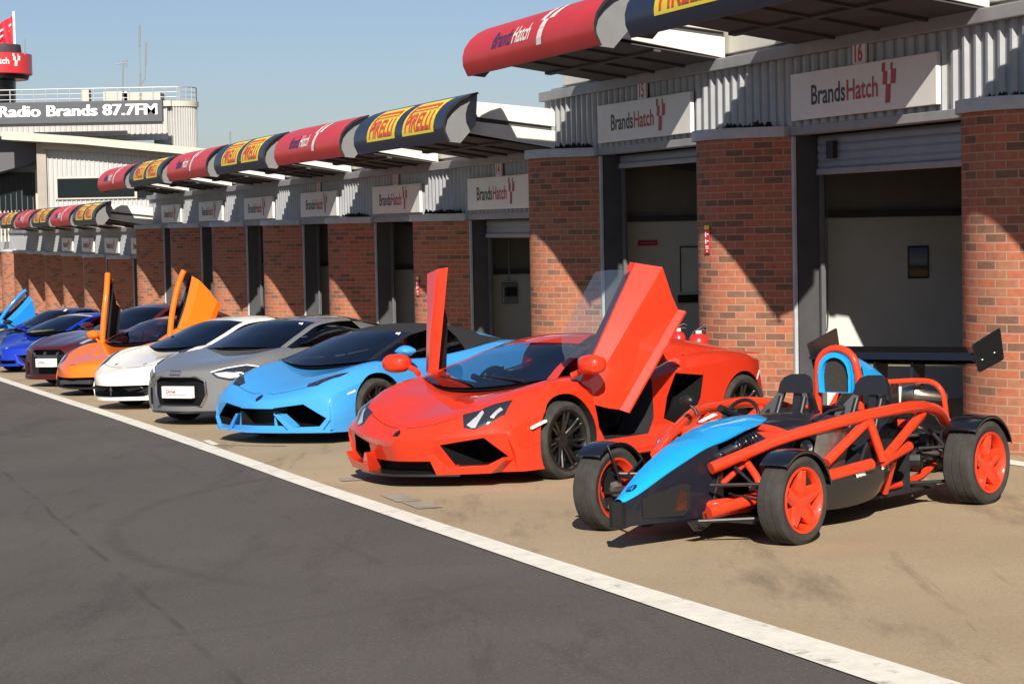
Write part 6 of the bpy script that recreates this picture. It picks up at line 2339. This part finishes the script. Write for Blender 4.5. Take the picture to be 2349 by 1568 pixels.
# upper storey
ribbed(-80, 232, 376, 330, YB + 2.2, 'upper_cladding', M_WCLAD, .26)
cbox(60, 296, 276, 312, YB + 1.7, YB + 2.0, 'upper_ledge', M_CREAM)
cyl = MB()
ctr = XZ(405, 345, YB + 3.4)
top = XZ(405, 240, YB + 3.4)[1]
rad = XZ(453, 345, YB + 3.4)[0] - ctr[0]
prof = []
n = 72
for k in range(n + 1):
    a = -pi + pi * k / n
    rr = rad + (.05 if k % 3 else -.02)
    prof.append((ctr[0] + rr * cos(a), YB + 3.4 + rr * sin(a)))
cyl.grid([[(x, y, z) for x, y in prof] for z in (ctr[1] - 1, top)])
cbuild(cyl, 'round_corner', M_WCLAD)
cap = MB()
cap.lathe([(0, .12), (rad + .10, .12), (rad + .10, -.14), (rad - .05, -.14)], 48, 'z', 0, (ctr[0], YB + 3.4, top))
cap.box(XZ(-80, 240)[0], ctr[0], YB + 2.0, YB + 3.0, top - .14, top + .12)
cbuild(cap, 'parapet', M_CREAM, smooth=40)
# roof plant and railing
cbox(198, 200, 405, 236, YB + 5, YB + 7, 'roof_plant', M_CREAM, Y=YB + 5) if False else None
for x0, y0, x1 in ((190, 197, 268), (270, 200, 395)):
    cbox(x0 * .62 + 82, y0, x1 * .62 + 90, 238, YB + 4.2, YB + 6, 'roof_plant', M_CREAM)
cbox(150, 194, 166, 238, YB + 4.0, YB + 4.6, 'roof_vent', M_CREAM)
rl = MB()
zt = XZ(200, 196)[1]
def rail_run(pts):
    for hz in (0, .25, .5, .72):
        rl.tube([(x, y, zt - hz * .95) for x, y in pts], .03 if hz == 0 else .018, 6)
    for x, y in pts:
        rl.tube([(x, y, zt), (x, y, top)], .03, 6)
xs_ = [XZ(q, 200)[0] for q in range(-60, 396, 28)]
rail_run([(x, YB + 2.4) for x in xs_] + [(ctr[0] + rad * cos(a), YB + 3.4 + rad * sin(a)) for a in [-pi / 2 + pi * .55 * k / 5 for k in range(1, 6)]])
cbuild(rl, 'roof_railing', M_RAIL, smooth=60)

# dark sign with white radio lettering
a_, b_ = XZ(-120, 288, YB - .5), XZ(372, 229, YB - .5)
sg = empty('radio_sign', (a_[0], YB - .5, a_[1]))
tag(sg, 'long dark grey sign with white radio frequency lettering on the control building', 'sign')
mb = MB(); w_, h_ = b_[0] - a_[0], b_[1] - a_[1]
mb.box(0, w_, 0, .35, 0, h_); mb.build('board', M_SIGND, sg, bevel=.02)
mb = MB(); mb.box(0, w_ - .01, -.01, .3, -.12, -.002); mb.build('lower_edge', MT['gblack'], sg)
t = text2d('Radio Brands 87.7FM', 1.0, 1.0, 0, .006)
a, b = width(t)
xl = XZ(-4, 260, YB - .5)[0] - a_[0]
xr = XZ(358, 260, YB - .5)[0] - a_[0]
f = (xr - xl) / (b - a)
mb = MB()
for q in range(4): put_text(mb, t, lambda x, y: (xl + (x - a) * f + .022 * q, -.012 - .001 * q, h_ * .335 + y * f * .84))
mb.build('white_lettering', mat('bright_white', (.85, .85, .85), .5), sg)

# red drum tower with flag
tw = empty('drum_tower', (XZ(-8, 240, YB + 6)[0], YB + 6, top))
tag(tw, 'round red tower top with white name band, dark neck below, cut by the left edge', 'tower')
Rr_ = XZ(75, 150, YB + 6)[0] - XZ(-8, 150, YB + 6)[0]
z_ = lambda y: XZ(0, y, YB + 6)[1] - top
mb = MB(); mb.lathe([(0, z_(126)), (Rr_ * .98, z_(126)), (Rr_, z_(127)), (Rr_, z_(172)), (Rr_ * .96, z_(174)), (Rr_ * .9, z_(173))], 64, 'z')
mb.build('red_drum', mat('drum_red', (.62, .03, .035), .4, coat=.4), tw, smooth=40)
mb = MB(); mb.lathe([(Rr_ * .94, z_(171)), (Rr_ * .88, z_(184)), (Rr_ * .55, z_(187)), (Rr_ * .52, z_(250))], 40, 'z'); mb.build('dark_neck', MT['rimblk'], tw, smooth=40)
mb = MB(); mb.lathe([(0, z_(104)), (Rr_ * .70, z_(104)), (Rr_ * .72, z_(120)), (Rr_ * .7, z_(126))], 40, 'z'); mb.build('upper_collar', M_DARKW, tw, smooth=40)
def ontower(x, z):
    a = -pi / 2 + x / Rr_
    return ((Rr_ + .02) * cos(a), (Rr_ + .02) * sin(a), z)
t1 = text2d('BrandsHatch', .42, 1.0, 0, .01)
mb = MB()
xo = Rr_ * math.asin(min(1, (XZ(30, 140, YB + 6)[0] - tw.location.x) / Rr_)) - width(t1)[1] - .45
xo = .72 * Rr_ - width(t1)[1] - .2
put_text(mb, t1, lambda x, y: ontower(xo + x, z_(152) + y))
checker(mb, lambda x, z: ontower(x, z), xo + width(t1)[1] + .12, z_(157), .62, 0)
mb.build('white_lettering', MT['white'], tw)
fp = empty('flag', (XZ(34, 110, YB + 7)[0], YB + 7, tw.location.z + z_(126)))
tag(fp, 'red flag hanging from a white pole above the round red tower', 'flag')
mb = MB(); mb.tube([(0, 0, -.3), (0, 0, 2.25)], .07, 10); mb.build('pole', MT['white'], fp, smooth=40)
mb = MB()
rows = []
for j in range(13):
    v = j / 12
    rows.append([(-.08 - (1.15 - .45 * v * v) * u * (0.75 + .25 * v) , .12 * sin(u * 9 + v * 2), 2.05 - 1.65 * v - .55 * u * (1 - v)) for u in [k / 16 for k in range(17)]])
mb.grid(rows)
fo = mb.build('cloth', mat('flag_red', (.60, .02, .04), .7, noise=(1.5, .15)), fp, smooth=60)
mb = MB()
for j in range(2):
    mb.grid([[(-.16 - .12 * k - .1 * j, .12 * sin((.1 + .1 * k) * 9) - .05, 1.55 - .35 * j - .08 * k + dz) for dz in (0, .10)] for k in range(6)])
mb.build('white_flash', MT['white'], fo)

# aerials
def mast(name, pts, label, grp='thin aerials on the skyline'):
    e = empty(name, (XZ(*pts[0][0], YB + 4)[0], YB + 4, XZ(*pts[0][0], YB + 4)[1]))
    tag(e, label, 'aerial', grp)
    for i, (p0, p1, r) in enumerate(pts):
        mb = MB()
        a, b = XZ(*p0, YB + 4), XZ(*p1, YB + 4)
        mb.tube([(a[0] - e.location.x, 0, a[1] - e.location.z), (b[0] - e.location.x, 0, b[1] - e.location.z)], r, 6)
        mb.build('rod' if i else 'pole', M_RAIL, e)
mast('aerial', [((322, 238), (322, 168), .05), ((322, 168), (320, 105), .022), ((320, 107), (320, 58), .055), ((324, 192), (333, 180), .03), ((333, 182), (334, 130), .025), ((334, 150), (335, 98), .05)], 'tall white twin rod aerial on the roof railing')
mast('aerial', [((280, 238), (281, 200), .02), ((281, 215), (283, 140), .04), ((264, 147), (292, 145), .03), ((272, 140), (276, 152), .02), ((289, 138), (291, 155), .03), ((283, 150), (292, 138), .03)], 'short dark forked aerial left of the tall white one')
mast('aerial', [((57, 126), (57, 90), .03)], 'small white rod beside the red tower')
mast('aerial', [((528, 350), (528, 302), .045)], 'lone short white rod standing above the middle canopies')

# palisade fence by the verandah
pf = empty('palisade_fence', (XZ(-40, 560, YB - 3)[0], YB - 3, XZ(0, 530, YB - 3)[1]))
tag(pf, 'cream palisade fence under the verandah at the left edge', 'fence')
h0, h1 = 0, XZ(0, 488, YB - 3)[1] - pf.location.z
mb = MB()
for k in range(14):
    x = .17 * k
    mb.prism([(x, -.5), (x + .08, -.5), (x + .08, h1), (x + .04, h1 + .12), (x, h1)], 'y', -.02, .02)
mb.build('pales', M_CREAM, pf)
mb = MB(); mb.box(0, 2.4, .02, .07, h1 - .35, h1 - .27); mb.build('rail', M_CREAM, pf)

# last sunlit stretch of garages beyond the far block
g4, _z4 = garage_block('pit_garage', 'sunlit end stretch of brick garages at the left edge, without canopies', ZC[2] + .02, [S0 + BAY * k for k in range(14, 18)], S0 + 17 * BAY + 2.4, S0 + 13 * BAY + 2.5, fl)
tag(g4, group='stepped rows of pit garages')
